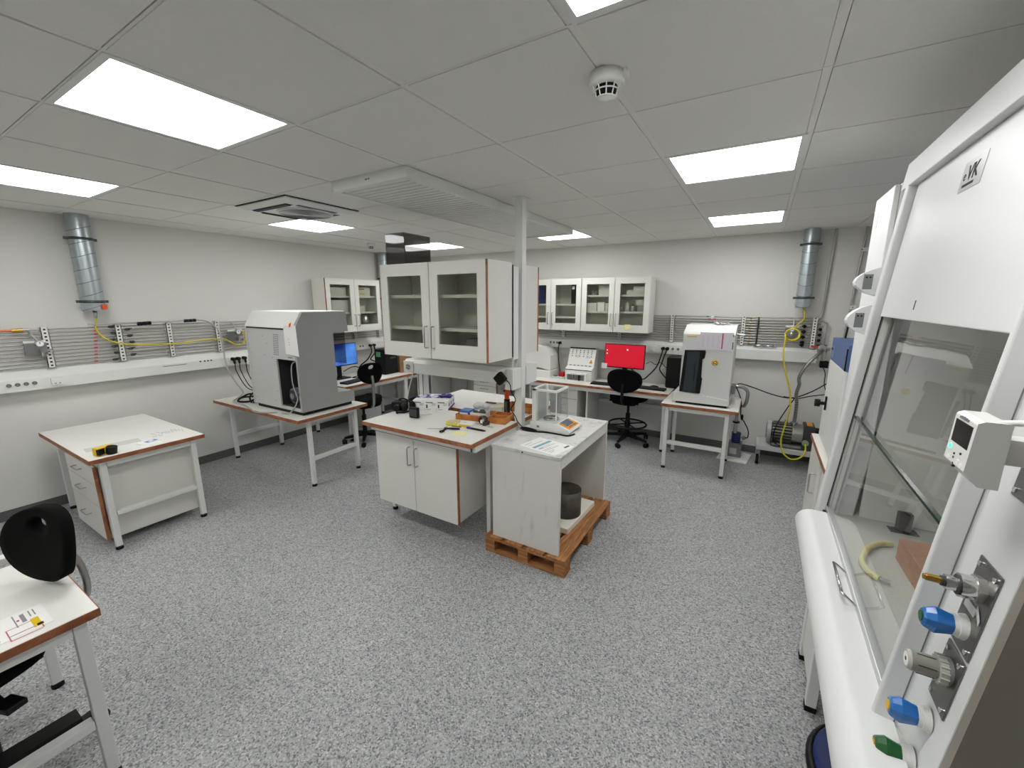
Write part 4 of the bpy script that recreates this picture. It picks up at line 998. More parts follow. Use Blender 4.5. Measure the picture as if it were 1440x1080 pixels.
# ------------------------------------------------------------------ pallet, weighing table and balance
t = thing('pallet', 'small brown wooden half pallet on the floor under the weighing table', 'pallet', (-1.215, 2.65, 0))
X0, X1, Y0, Y1 = -1.52, -.91, 2.175, 3.115
for y in (Y0, (Y0 + Y1) / 2 - .05, Y1 - .09):
    pass
for i, x in enumerate((X0, X0 + .165, X0 + .33, X1 - .13)):
    part('deck_board', MB().box(x, x + .13, Y0, Y1, .1065, .122, pallet_wood_x if False else pallet_wood), t, bevel=.003)
for y in (Y0, (Y0 + Y1) / 2 - .05, Y1 - .10):
    part('stringer_board', MB().box(X0, X1, y, y + .10, .0955, .106, pallet_wood_x), t, bevel=.003)
    part('bottom_board', MB().box(X0, X1, y, y + .10, 0.0, .015, pallet_wood_x), t, bevel=.003)
    for x in (X0, (X0 + X1) / 2 - .04, X1 - .075):
        part('block', MB().box(x, x + .075, y + .002, y + .098, .0155, .095, pallet_wood_x), t, bevel=.003)
PZ = .1225
t = thing('weighing_table', 'scuffed white board weighing table with grey stone top standing on a pallet', 'table', (-1.22, 2.66, PZ))
e = MB().box(-1.478, -.965, 2.198, 3.125, .777, .80, scuffed_top); e.cyl((-1.235, 2.198, .786), (-1.235, 2.1965, .786), .006, ink_dk, 10)
part('top', e, t, bevel=.002)
part('end_panel', MB().box(-1.472, -.968, 2.203, 2.225, PZ, .776, scuffed_side), t, 'scuffed white front panel')
part('end_panel', MB().box(-1.472, -.968, 3.098, 3.12, PZ, .776, scuffed_side), t)
part('rail', MB().box(-.988, -.968, 2.2255, 3.0975, .715, .776, white_cab), t)
part('rail', MB().box(-1.472, -1.452, 2.2255, 3.0975, PZ, .776, white_cab), t, 'closed back board')
solo('foam_slab', MB().rot_box((-1.13, 2.72, PZ + .022), (.25, .50, .042), -.04, foam), 'off-white slab lying on the pallet under the steel drum', 'slab', bevel=.004)
t = thing('steel_drum', 'open dark steel drum on a white slab under the weighing table', 'drum', (-1.115, 2.69, PZ + .044))
z0 = PZ + .0435
part('wall', MB().lathe((-1.125, 2.685, z0), [(0, .0), (.112, 0), (.112, .195), (.109, .195), (.109, .004), (0, .004)], stained_pot, 36), t)
# document on the table
t = thing('printed_sheet', 'printed instruction sheet with a teal bar taped to the weighing table', 'paper', (-1.15, 2.34, .80))
A = Vector((-1.30, 2.27)); U = Vector((-1.015, 2.218)) - A; V = Vector((-1.255, 2.485)) - A
def Q(u, v, z): p = A + U * u + V * v; return (p.x, p.y, z)
def quad(mb, u0, u1, v0, v1, z0, z1, m): return mb.hexa([Q(u0, v0, z0), Q(u1, v0, z0), Q(u1, v1, z0), Q(u0, v1, z0), Q(u0, v0, z1), Q(u1, v0, z1), Q(u1, v1, z1), Q(u0, v1, z1)], m)
b = quad(MB(), 0, 1, 0, 1, .8002, .8008, paper)
quad(b, .32, .41, .08, .92, .8008, .801, teal)
for i, (u, v0, v1) in enumerate(((.10, .1, .45), (.2, .1, .8), (.47, .1, .7), (.53, .1, .85), (.62, .1, .5), (.68, .1, .75), (.76, .1, .4), (.82, .1, .3))): quad(b, u, u + .012, v0, v1, .8008, .801, ink)
quad(b, .5, .515, .12, .3, .8008, .801, ink_dk); quad(b, .85, .9, .7, .95, .8008, .801, ink_dk)
part('sheet', b, t)

# analytical balance
t = thing('analytical_balance', 'white analytical balance with glass draft shield and orange keypad', 'balance', (-1.25, 2.73, .80))
bx0, bx1, by0, by1 = -1.395, -1.195, 2.625, 2.84
base = [(-1.40, .808), (-1.40, .868), (-1.19, .868), (-1.095, .838), (-1.085, .826), (-1.085, .812), (-1.10, .806)]
part('base', MB().prism(base, 'y', 2.61, 2.855, white_plastic), t, bevel=.010, seg=3)
part('foot_pad', MB().box(-1.385, -1.10, 2.625, 2.84, .8005, .8075, rubber), t)
part('badge', MB().box(-1.345, -1.325, 2.6085, 2.6095, .826, .842, mid_grey), t)
k = MB()
def SL(x, y, h):  # on sloping keypad
    z = .868 + (x + 1.19) * (.838 - .868) / (.095) + h; return (x, y, z)
def spatch(x0, x1, y0, y1, h0, h1, m): return k.hexa([SL(x0, y0, h0), SL(x1, y0, h0), SL(x1, y1, h0), SL(x0, y1, h0), SL(x0, y0, h1), SL(x1, y0, h1), SL(x1, y1, h1), SL(x0, y1, h1)], m)
spatch(-1.183, -1.098, 2.645, 2.82, .0005, .0025, M('orange_keypad', '#e79a1c', .45))
for yy in (2.68, 2.705, 2.73, 2.755, 2.78): spatch(-1.118, -1.106, yy, yy + .014, .0025, .0035, [red, dark_grey, blue, dark_grey, dark_grey][int((yy - 2.67) / .025) % 5])
part('keypad', k, t, 'orange keypad')
k = MB(); spatch(-1.176, -1.126, 2.672, 2.79, .0026, .0045, scr_lcd); spatch(-1.183, -1.177, 2.672, 2.79, .0026, .004, M('blue_strip', '#3144b0', .4)); part('display', k, t, 'blue grey display')
z0, z1 = .8685, 1.115
fr = MB(); w = .014
for x, y, m, ww in ((bx0, by0, white_plastic, .034), (bx0, by1 - .034, white_plastic, .034)): fr.box(x, x + .034, y, y + ww, z0, z1, m)
fr.box(bx0, bx1, by0, by0 + w, z1 - .018, z1, white_plastic).box(bx0, bx1, by1 - w, by1, z1 - .018, z1, white_plastic).box(bx0, bx0 + w, by0 + w, by1 - w, z1 - .018, z1, white_plastic).box(bx1 - w, bx1, by0 + w, by1 - w, z1 - .018, z1, white_plastic)
part('shield_frame', fr, t, bevel=.003)
part('glass_pane', MB().box(bx0 + .034, bx1 - .001, by0 + .002, by0 + .005, z0, z1 - .019, clear_glass), t)
part('glass_pane', MB().box(bx0 + .034, bx1 - .001, by1 - .005, by1 - .002, z0, z1 - .019, clear_glass), t)
part('glass_pane', MB().box(bx1 - .005, bx1 - .002, by0 + .006, by1 - .006, z0, z1 - .019, clear_glass), t)
part('glass_lid', MB().box(bx0 + w, bx1 - w, by0 + w, by1 - w, z1 - .009, z1 - .006, clear_glass), t)
part('back_column', MB().box(bx0 + .005, bx0 + .03, by0 + .034, by1 - .034, z0, z1 - .02, M('column_grey', '#b9bbbd', .5)), t)
part('rear_plate', MB().box(bx0 + .06, bx0 + .155, by1 - .03, by1 - .024, z0 + .03, z1 - .03, M('shield_plate_grey', '#b2b4b6', .4)), t)
part('corner_strip', MB().box(bx1 - .006, bx1 + .0005, by0 - .0005, by0 + .005, z0, z1 - .019, white_plastic), t)
part('corner_strip', MB().box(bx1 - .005, bx1 + .0005, by1 - .005, by1 + .0005, z0, z1 - .019, M('clear_edge', '#c5c9c9', .3)), t)
part('weighing_pan', MB().lathe((-1.285, 2.73, z0), [(0, .018), (.045, .018), (.045, .021), (0, .021)], steel, 28).cyl((-1.285, 2.73, z0), (-1.285, 2.73, z0 + .018), .008, steel, 10).lathe((-1.285, 2.73, z0), [(.055, .0), (.058, .0), (.058, .012), (.055, .012), (.055, 0)], steel, 28), t)
solo('balance_cable', MB().tube(spline([(-1.47, 2.585, .806), (-1.42, 2.59, .812), (-1.37, 2.575, .806), (-1.41, 2.56, .806), (-1.455, 2.575, .815), (-1.40, 2.585, .818), (-1.33, 2.578, .810), (-1.40, 2.57, .812), (-1.44, 2.56, .806), (-1.36, 2.56, .806), (-1.31, 2.575, .806), (-1.25, 2.595, .806), (-1.15, 2.597, .806), (-1.09, 2.60, .806), (-1.065, 2.66, .806)], 6), .0055, rubber, 8), 'black coiled cable lying on the weighing table along the balance', 'cable')

# ------------------------------------------------------------------ far left corner
wall_cabinet('two-door glass cabinet on the left wall above the blue screen desk', .875, .273, .695, (-4.73, 3.345, 1.332), PI / 2, (.36, .67), group='glass door cabinets on the walls', edge_w=.003)
random.seed(21)
def boxes(specs):
    for lab, x0, x1, y0, y1, z0, z1, m in specs: solo('storage_box', MB().box(x0, x1, y0, y1, z0, z1, m), lab, 'box', group='small boxes inside the glass cabinets')
pale = M('pale_carton', '#d6d6d2', .7); greyc = M('grey_carton', '#a6a8a8', .7)
S1, S2 = 1.332 + .695 * .36 + .0115, 1.332 + .695 * .67 + .0115
boxes([('wide pale box on the top shelf of the left wall cabinet, left half', -4.985, -4.80, 3.43, 3.70, S2, S2 + .11, pale),
       ('pale box with yellow print, top shelf of the left wall cabinet', -4.985, -4.80, 3.85, 4.10, S2, S2 + .12, pale),
       ('big pale carton on the middle shelf of the left wall cabinet, left half', -4.985, -4.80, 3.47, 3.72, S1, S1 + .16, pale),
       ('low pale box on the middle shelf of the left wall cabinet, right half', -4.985, -4.80, 3.83, 3.99, S1, S1 + .08, pale)])
o = [q for q in COL.objects if q.get('label', '').startswith('pale box with yellow print')][0]
b = MB().box(-4.7997, -4.799, 3.90, 4.0, S2 + .085, S2 + .10, orange).box(-4.7997, -4.799, 3.92, 4.01, S2 + .02, S2 + .035, yellow_lbl); part('printed_label', b, o, 'yellow and orange print')
solo('steel_canister', MB().lathe((-4.89, 4.03, 1.351), [(0, 0), (.08, 0), (.08, .2), (0, .2)], steel, 28), 'steel canister on the bottom shelf of the left wall cabinet', 'canister')

t = lab_table('white lab table with brown edge carrying the blue screen at the left wall', -5.04, -4.27, 3.17, 4.27, .71,
          [(-4.31, 3.24), (-4.31, 4.20), (-5.0, 3.24), (-5.0, 4.20)], stretch=[(-4.98, -4.33, 4.185, 4.215, .30, .33)])
# blue monitor faces +X
def monitor(label, loc, rz, W, H, zc, scr, tilt=.06, extra=None):
    t = thing('monitor', label, 'monitor', loc, rz, 'desktop computer monitors'); WLOC[t] = (0, 0, 0)
    R = Matrix.Translation((0, 0, zc)) @ Matrix.Rotation(-tilt, 4, 'X')
    part('bezel', MB().box(-W / 2, W / 2, -.012, .012, -H / 2, H / 2, black).box(-W / 4, W / 4, .012, .04, -H / 4, H / 4, black).xf(R), t, bevel=.003)
    s_ = MB().box(-W / 2 + .008, W / 2 - .008, -.0135, -.0122, -H / 2 + .014, H / 2 - .008, scr)
    if extra:
        for e in extra: s_.box(e[0], e[1], -.0142, -.0136, e[2], e[3], e[4])
    part('screen', s_.xf(R), t)
    part('stand', MB().box(-.03, .03, .03, .055, .012, zc, black).box(-.11, .11, -.06, .12, .0005, .012, black), t, bevel=.003)
    return t
monitor('monitor with a blue wallpaper behind the grey instrument', (-4.79, 3.52, .71), PI / 2, .52, .30, .32, scr_blue)
def keyboard(label, loc, rz, w=.44, d=.13):
    t = thing('keyboard', label, 'keyboard', loc, rz, 'black keyboards'); WLOC[t] = (0, 0, 0)
    part('case', MB().hexa([(-w / 2, -d / 2, .0005), (w / 2, -d / 2, .0005), (w / 2, d / 2, .0005), (-w / 2, d / 2, .0005), (-w / 2, -d / 2, .012), (w / 2, -d / 2, .012), (w / 2, d / 2, .024), (-w / 2, d / 2, .024)], black), t, bevel=.002)
    k = MB(); nx = int(w / .022)
    for r in range(5):
        y = -d / 2 + .018 + r * (d - .03) / 5
        for i in range(nx):
            x = -w / 2 + .012 + i * (w - .02) / nx; z = .012 + (y + d / 2) / d * .012
            k.box(x, x + .016, y, y + .015, z, z + .004, dark_grey)
    part('keys', k, t)
keyboard('black keyboard on the table below the blue screen', (-4.46, 3.49, .71), PI / 2 + .15)
t = thing('desktop_computer', 'black computer tower with a green note at the left wall', 'computer', (-4.6, 4.12, .71), 0, 'black desktop computers')
part('case', MB().box(-4.70, -4.50, 4.02, 4.26, .712, 1.065, black), t, bevel=.004)
part('front_panel', MB().box(-4.499, -4.49, 4.025, 4.255, .715, 1.06, rubber).box(-4.4899, -4.489, 4.12, 4.22, .93, .955, dark_grey).box(-4.4899, -4.489, 4.215, 4.235, .98, 1.05, paper), t)
part('note', MB().box(-4.665, -4.575, 4.0183, 4.0193, .96, 1.03, green_note), t, 'green note')
part('foot', MB().box(-4.69, -4.51, 4.03, 4.05, .7105, .7119, rubber).box(-4.69, -4.51, 4.22, 4.24, .7105, .7119, rubber), t)
solo('mouse_pad_sheet', MB().rot_box((-4.38, 3.90, .7112), (.14, .20, .0012), .2, paper), 'white sheet on the blue screen table in front of the computer', 'paper')
solo('black_cables', MB().tube(spline([(-4.95, 4.17, 1.09), (-4.92, 4.16, 1.0), (-4.90, 4.06, .90), (-4.88, 3.90, .82), (-4.87, 3.88, .74), (-4.80, 3.85, .716), (-4.65, 3.84, .716)], 6), .009, rubber, 8).tube(spline([(-4.95, 4.24, 1.09), (-4.92, 4.22, .98), (-4.88, 4.10, .90), (-4.86, 4.20, .84), (-4.9, 4.20, .78), (-4.9, 4.19, .716)], 6), .009, rubber, 8).tube(spline([(-4.80, 3.56, .80), (-4.72, 3.66, .86), (-4.70, 3.76, .82), (-4.72, 3.74, .73), (-4.70, 3.62, .717), (-4.62, 3.72, .716), (-4.72, 3.86, .72), (-4.85, 3.93, .80)], 6), .006, rubber, 8).cyl((-4.968, 4.17, 1.093), (-4.93, 4.17, 1.093), .019, rubber, 12).cyl((-4.968, 4.24, 1.093), (-4.93, 4.24, 1.093), .019, rubber, 12), 'tangle of black cables hanging from the sockets beside the blue screen', 'cable')
solo('waste_bin', MB().prism([(-4.83, .005), (-4.57, .005), (-4.55, .43), (-4.85, .43)], 'y', 3.68, 3.96, grey_paint), 'grey box bin under the blue screen table', 'bin', bevel=.006)

# ------------------------------------------------------------------ bench along the back wall
BZ = .71
t = thing('lab_bench', 'long white bench with brown edge along the back wall', 'bench', (-2.9, 5.06, 0))
slab(t, -5.0, -.80, 4.78, 5.35, BZ, .03)
part('apron', MB().box(-4.97, -.82, 4.81, 4.84, .63, .679, white_paint), t)
for x in (-4.4, -2.62, -1.80): part('end_panel', MB().box(x, x + .022, 4.85, 5.30, .01, .679, white_cab), t)
for x, y in ((-.85, 4.86), (-.85, 5.30)): leg(t, x, y, .679)
part('stretcher', MB().box(-1.79, -.83, 5.30, 5.33, .40, .44, white_paint), t)
for x in (-3.95, -3.80): part('support_tube', MB().cyl((x, 5.2, 0.0), (x, 5.2, .679), .013, steel, 10), t)
drawer_unit('white drawer unit with brown right edge under the left part of the back bench', -3.56, -3.16, 4.845, 5.30, .02, .628, (.10, .10, .19, .215), group='drawer units under the back bench')
drawer_unit('white drawer unit under the back bench seen through the balance', -2.34, -1.93, 4.845, 5.30, .02, .628, (.13, .19, .285), edge=white_cab, group='drawer units under the back bench')
lab_table('low white corner table with brown edge beyond the blue screen table', -5.04, -4.42, 4.33, 4.765, .67, [(-4.46, 4.37), (-4.46, 4.72), (-5.0, 4.37), (-5.0, 4.72)])
solo('cardboard_box', MB().box(-4.90, -4.60, 4.40, 4.66, .671, .935, cardb).box(-4.90, -4.60, 4.52, 4.54, .9352, .9356, M('parcel_tape', '#b59468', .4)), 'brown cardboard box beyond the black computer tower in the left corner', 'box')
solo('black_crate', MB().box(-2.95, -2.64, 5.0, 5.3, .002, .30, rubber).box(-2.9, -2.7, 4.995, 5.0, .05, .25, dark_grey), 'dark crate in the shade under the back bench, left of the drawers', 'crate')

ca = wall_cabinet('left glass cabinet on the back wall, blue binders inside', .845, .272, .656, (-2.825, 5.02, 1.366), 0, (.25, .50), group='glass door cabinets on the walls', edge_w=.002, door_edge=white_cab)
cb = wall_cabinet('right glass cabinet on the back wall with a yellow note on its door', .845, .272, .656, (-1.972, 5.02, 1.366), 0, (.365, .67), group='glass door cabinets on the walls', edge_w=.002, door_edge=white_cab)
b = MB().box(-1.405, -1.335, 5.0155, 5.0175, 1.40, 1.465, paper_y)
solo('sticky_note', b, 'pale yellow sticky note on the right back wall cabinet door', 'note')
for i, (x, m, lab) in enumerate(((-2.79, 'b', 'blue binder at the left end of the back cabinet top shelf'), (-2.72, 'k', 'black binder next to the leftmost blue one in the back cabinet'), (-2.65, 'b', 'blue binder third from left in the back cabinet'), (-2.13, 'k', 'dark binder beside the rightmost blue one in the back cabinet'), (-2.065, 'b', 'bright blue binder at the right end of the back cabinet top shelf'))):
    t = thing('ring_binder', lab, 'binder', (x + .03, 5.2, 1.706), group='ring binders in the back wall cabinet')
    mm = M('binder_blue', '#20308f', .5) if (m == 'b' and 'binder_blue' not in MATS) else (MATS['binder_blue'] if m == 'b' else black)
    part('cover', MB().box(x, x + .058, 5.06, 5.27, 1.706, 1.955, mm), t, bevel=.002)
    part('spine_label', MB().box(x + .012, x + .046, 5.0585, 5.0595, 1.89, 1.93, paper), t)
S1, S2 = 1.366 + .656 * .365 + .0115, 1.366 + .656 * .67 + .0115
boxes([('row of white cartons on the middle shelf of the right back cabinet, left end', -1.93, -1.79, 5.08, 5.25, S1, S1 + .10, pale),
       ('white carton on the middle shelf of the right back cabinet, second from left', -1.78, -1.69, 5.08, 5.25, S1, S1 + .11, paper),
       ('white carton on the middle shelf of the right back cabinet, beside the divider', -1.68, -1.60, 5.08, 5.25, S1, S1 + .10, pale),
       ('pale carton with a lid on the top shelf of the right back cabinet, left half', -1.77, -1.60, 5.08, 5.27, S2, S2 + .12, pale),
       ('low wide pale box on the top shelf of the right back cabinet, right half', -1.42, -1.18, 5.08, 5.27, S2, S2 + .05, pale),
       ('small pale box stacked on the low wide one in the right back cabinet', -1.34, -1.18, 5.08, 5.26, S2 + .0505, S2 + .095, paper),
       ('grey carton at the right end of the right back cabinet middle shelf', -1.28, -1.16, 5.08, 5.26, S1, S1 + .075, greyc),
       ('pale carton stacked on the grey one in the right back cabinet', -1.30, -1.16, 5.08, 5.26, S1 + .076, S1 + .14, pale)])
for i, (x, r, h, z, m, lab) in enumerate(((-1.86, .028, .07, S2, greyc, 'small jar on the top shelf of the right back cabinet'), (-1.43, .026, .12, S1, paper, 'tall white bottle on the middle shelf of the right back cabinet'), (-1.36, .024, .08, S1, pale, 'short bottle with a dark cap beside the tall white bottle'), (-1.50, .02, .05, S1, greyc, 'tiny jar left of the tall white bottle in the back cabinet'))):
    t = thing('bottle', lab, 'bottle', (x, 5.17, z), group='small bottles in the right back cabinet')
    part('body', MB().lathe((x, 5.17, z), [(0, 0.0005), (r, 0.0005), (r, h * .75), (r * .5, h * .85), (0, h * .85)], m, 18), t)
    part('cap', MB().cyl((x, 5.17, z + h * .85), (x, 5.17, z + h), r * .55, dark_grey if i == 2 else white_plastic, 14), t)
solo('folded_paper', MB().rot_box((-2.22, 5.2, 1.396), (.16, .1, .02), .3, paper).rot_box((-2.20, 5.19, 1.41), (.09, .06, .008), .5, dark_grey), 'white and dark papers on the bottom shelf of the left back cabinet', 'paper')

# items on the back bench
t = thing('centrifuge', 'rounded white housing at the left of the back bench by the island', 'lab instrument', (-2.62, 5.15, BZ))
hump = [(-2.98, .002), (-2.98, .10), (-2.93, .22), (-2.84, .29), (-2.74, .325), (-2.60, .33), (-2.50, .31), (-2.43, .26), (-2.395, .20), (-2.39, .10)]
part('housing', MB().prism([(x, BZ + .10 + z) if z > .05 else (x, BZ + .1005) for x, z in hump[1:-1]] + [(-2.39, BZ + .1005)], 'y', 5.02, 5.262, white_plastic), t, bevel=.02, seg=3)
part('base', MB().box(-2.985, -2.385, 5.01, 5.265, BZ + .001, BZ + .10, white_plastic), t, bevel=.006)
t = thing('instrument_tray', 'small clear tray with a red box on the back bench', 'tray', (-2.33, 5.12, BZ))
part('tray', MB().box(-2.378, -2.21, 5.03, 5.22, BZ + .001, BZ + .012, M('frosted_tray', '#c9d3cc', .3)).box(-2.378, -2.21, 5.03, 5.035, BZ + .012, BZ + .03, MATS['frosted_tray']), t)
part('red_box', MB().box(-2.30, -2.235, 5.10, 5.18, BZ + .0125, BZ + .075, red), t, 'red box', bevel=.003)
part('black_clip', MB().box(-2.365, -2.315, 5.07, 5.09, BZ + .0125, BZ + .03, black), t)
solo('plug_cable', MB().cyl((-2.36, 5.271, 1.172), (-2.36, 5.235, 1.172), .02, rubber, 14).tube(spline([(-2.36, 5.24, 1.165), (-2.375, 5.235, 1.08), (-2.37, 5.24, .95), (-2.35, 5.24, .82), (-2.34, 5.235, .76), (-2.36, 5.24, .717), (-2.42, 5.245, .7165)], 6), .006, rubber, 8), 'black plug and cord above the red box on the back wall', 'cable')
t = thing('gas_controller', 'white six-channel instrument with warning triangle on the back bench', 'lab instrument', (-1.97, 5.2, BZ))
ix0, ix1 = -2.175, -1.805
prof = [(5.03, .715), (5.03, .85), (5.055, .875), (5.10, .885), (5.185, 1.115), (5.20, 1.135), (5.265, 1.135), (5.265, .715)]
part('housing', MB().prism(prof, 'x', ix0, ix1, white_plastic), t, bevel=.005)
part('foot', MB().box(ix0 + .02, ix1 - .02, 5.05, 5.25, BZ + .0005, .7145, rubber), t)
def FP(x, s, h):  # point on slanted front
    y = 5.10 + (5.185 - 5.10) * s; z = .885 + (1.115 - .885) * s
    n = Vector((0, -.23, .085)).normalized(); return (x, y + n.y * h, z + n.z * h)
k = MB()
def fpatch(x0, x1, s0, s1, m, h=.002, hb=.0002): return k.hexa([FP(x0, s0, hb), FP(x1, s0, hb), FP(x1, s1, hb), FP(x0, s1, hb), FP(x0, s0, h), FP(x1, s0, h), FP(x1, s1, h), FP(x0, s1, h)], m)
for i in range(6):
    x = ix0 + .04 + i * .054
    for s in (.56, .68, .78, .88): fpatch(x, x + .012, s, s + .05, ink_dk if s != .68 else ink)
    fpatch(x - .012, x + .024, .05, .085, ink_dk)
fpatch(-2.08, -2.03, .5, .66, M('beige_patch', '#e3d9c0', .6)); fpatch(-1.93, -1.87, .50, .62, pale); 
fpatch(-1.885, -1.82, .20, .46, paper)
k.add([FP(-1.88, .22, .004), FP(-1.825, .22, .004), FP(-1.8525, .45, .004)], [(0, 1, 2)], M('warning_yellow', '#e6a51a', .5)); k.add([FP(-1.855, .27, .0045), FP(-1.85, .27, .0045), FP(-1.85, .38, .0045), FP(-1.855, .38, .0045)], [(0, 1, 2, 3)], ink_dk)
part('control_panel', k, t)
part('top_stripe', MB().box(ix0 + .003, ix1 - .003, 5.178, 5.19, 1.117, 1.131, rubber).box(ix0, ix1, 5.0285, 5.0298, .845, .855, ink_dk), t)
k = MB().box(-2.13, -1.85, 4.955, 4.965, .72, .81, white_plastic)
k = MB(); k.box(-2.14, -1.855, 4.955, 5.028, BZ + .001, .722, white_plastic).box(-2.14, -2.12, 4.955, 5.028, .722, .815, white_plastic).box(-1.875, -1.855, 4.955, 5.028, .722, .815, white_plastic).box(-2.12, -1.875, 4.955, 5.028, .80, .815, white_plastic).box(-1.955, -1.94, 4.956, 4.97, .722, .80, black)
for i in range(7): k.cyl((-2.10 + i * .032, 4.99, .7225), (-2.10 + i * .032, 4.99, .795), .010, mid_grey, 8)
part('tube_rack', k, t)

mt = monitor('monitor with a plain red screen on the back bench', (-1.41, 5.10, BZ), -.02, .505, .30, .355, scr_red, extra=[(-.225, -.215, .06, .075, scr_icon), (-.225, -.213, .02, .032, scr_icon), (.03, .045, .075, .09, scr_icon)])
solo('sticky_note', MB().box(-1.69, -1.62, 5.074, 5.076, .90, .965, paper), 'white note hanging at the lower left corner of the red screen', 'note')
keyboard('black keyboard right of the chair on the back bench', (-1.02, 4.97, BZ), -.06, .30, .11)
keyboard('black keyboard left of the chair, mostly hidden by its backrest', (-1.62, 4.95, BZ), .05, .30, .11)
t = thing('computer_mouse', 'black mouse behind the right keyboard on the back bench', 'mouse', (-1.02, 5.08, BZ))
part('shell', MB().ell((-1.02, 5.08, BZ + .014), (.05, .03, .016), black, 14, 8), t)
solo('white_cable', MB().tube(spline([(-1.15, 5.15, BZ + .006), (-1.0, 5.2, BZ + .006), (-.95, 5.13, BZ + .006), (-1.05, 5.12, BZ + .006), (-1.15, 5.22, BZ + .006), (-.98, 5.26, BZ + .006)], 6), .005, white_plastic, 8), 'loose white cable loops on the back bench below the sockets', 'cable')
solo('plug_cable', MB().cyl((-.985, 5.271, 1.172), (-.985, 5.23, 1.172), .021, rubber, 14).cyl((-.935, 5.271, 1.172), (-.935, 5.23, 1.172), .021, rubber, 14)
     .tube(spline([(-.985, 5.24, 1.165), (-1.0, 5.23, 1.08), (-1.04, 5.23, .95), (-1.13, 5.23, .83), (-1.20, 5.22, .775), (-1.28, 5.2, .83), (-1.36, 5.19, .93)], 6), .007, rubber, 8)
     .tube(spline([(-.935, 5.24, 1.165), (-.96, 5.22, 1.08), (-.98, 5.22, 1.0), (-1.0, 5.215, .92), (-.95, 5.21, .85), (-.90, 5.21, .80)], 6), .007, rubber, 8)
     .tube(spline([(-1.17, 5.24, .97), (-1.12, 5.24, 1.0), (-1.06, 5.24, .97), (-1.0, 5.24, 1.0), (-.95, 5.24, .96), (-.91, 5.23, .93)], 6), .004, rubber, 6), 'two black plugs with cables hanging from the back wall sockets', 'cable')
t = thing('desktop_computer', 'black computer case against the back wall left of the white instrument', 'computer', (-.85, 5.2, BZ), 0, 'black desktop computers')
part('case', MB().box(-.91, -.62, 5.14, 5.33, BZ + .012, 1.08, black), t, bevel=.004)
part('top_grille', MB().box(-.89, -.64, 5.15, 5.31, 1.0802, 1.084, dark_grey), t)
part('foot', MB().box(-.90, -.63, 5.15, 5.17, BZ + .0005, BZ + .012, rubber).box(-.90, -.63, 5.29, 5.31, BZ + .0005, BZ + .012, rubber), t)

# ------------------------------------------------------------------ white instrument on its table, back right
lab_table('white lab table with brown edge under the white instrument by the back wall', -.795, -.085, 4.33, 5.0, .71,
          [(-.735, 4.385), (-.18, 4.385), (-.735, 4.93), (-.18, 4.93)], stretch=[(-.715, -.20, 4.37, 4.40, .27, .31)])
t = thing('surface_analyser', 'tall white bench instrument with a dark sliding window on the right table', 'lab instrument', (-.43, 4.7, .71))
wx0, wx1 = -.645, -.185
prof = [(4.435, .735), (4.435, 1.425), (4.46, 1.445), (4.62, 1.505), (4.93, 1.505), (4.95, 1.49), (4.95, .735)]
wp = M('instrument_white', '#e0e0de', .4)
part('housing', MB().prism(prof, 'x', wx0, wx1, wp), t, bevel=.008, seg=3)
part('base', MB().prism([(-.695, .735), (-.695, .83), (-.655, .835), (-.18, .79), (-.18, .735)], 'y', 4.41, 4.94, wp), t, bevel=.006)
part('foot', MB().box(-.67, -.20, 4.43, 4.92, .7105, .7345, rubber), t)
wnd = [(-.640, .838), (-.618, 1.262), (-.432, 1.268), (-.425, 1.25), (-.432, 1.19), (-.450, 1.18), (-.447, 1.0), (-.437, .985), (-.445, .84), (-.452, .832)]
part('window_frame', MB().prism(wnd, 'y', 4.419, 4.434, black), t, 'black window frame', bevel=.003)
part('sliding_window', MB().prism([(-.606, .85), (-.588, 1.25), (-.475, 1.252), (-.490, .846)], 'y', 4.415, 4.419, M('dark_blue_glass', '#2f3a40', .12)).box(-.515, -.509, 4.4125, 4.415, .96, 1.14, rubber), t, 'dark grey glass window')
g = MB(); random.seed(5)
for k in range(7):
    a = 2 * PI * k / 7; g.ell((-.335 + .022 * math.cos(a), 4.418, 1.155 + .020 * math.sin(a)), (.012, .008, .008), gold, 10, 6)
g.ell((-.335, 4.412, 1.155), (.012, .01, .012), gold, 10, 6)
part('ribbon_bow', g, t, 'gold ribbon bow')
part('label_strip', MB().box(-.61, -.52, 4.4335, 4.4348, 1.395, 1.404, yellow_lbl), t)
part('side_connector', MB().box(-.185, -.145, 4.62, 4.80, .82, .90, mid_grey).box(-.185, -.183, 4.50, 4.53, 1.12, 1.20, yellow_lbl).cyl((-.18, 4.86, .86), (-.13, 4.86, .86), .02, steel, 12).cyl((-.18, 4.55, 1.43), (-.11, 4.55, 1.42), .008, steel, 8), t)
t = thing('paper_stack', 'pinkish printed papers hanging on the front of the white instrument', 'paper', (-.35, 4.42, 1.28))
b = MB().box(-.49, -.255, 4.425, 4.430, 1.275, 1.445, M('pinkish_paper', '#e2dce4', .8)).box(-.285, -.195, 4.428, 4.432, 1.272, 1.448, M('grey_white_paper', '#dfdfe3', .8))
b.box(-.295, -.285, 4.4235, 4.4245, 1.29, 1.44, M('magenta_stripe', '#b03060', .7))
for i in range(4): b.box(-.47 + i * .045, -.45 + i * .045, 4.4242, 4.4249, 1.30, 1.42, M('lilac_print%d' % i, '#dad4de', .8))
b.box(-.203, -.196, 4.4265, 4.4275, 1.29, 1.36, ink_dk).box(-.203, -.196, 4.4265, 4.4275, 1.41, 1.43, ink_dk)
part('sheets', b, t)
b = MB(); random.seed(8)
for k in range(9): b.ell((-.33 + random.uniform(-.06, .06), 4.70 + random.uniform(-.05, .05), 1.516 + random.random() * .012), (.03, .025, .010), steel, 8, 5)
solo('foil_piece', b, 'crumpled shiny foil on top of the white instrument', 'foil')
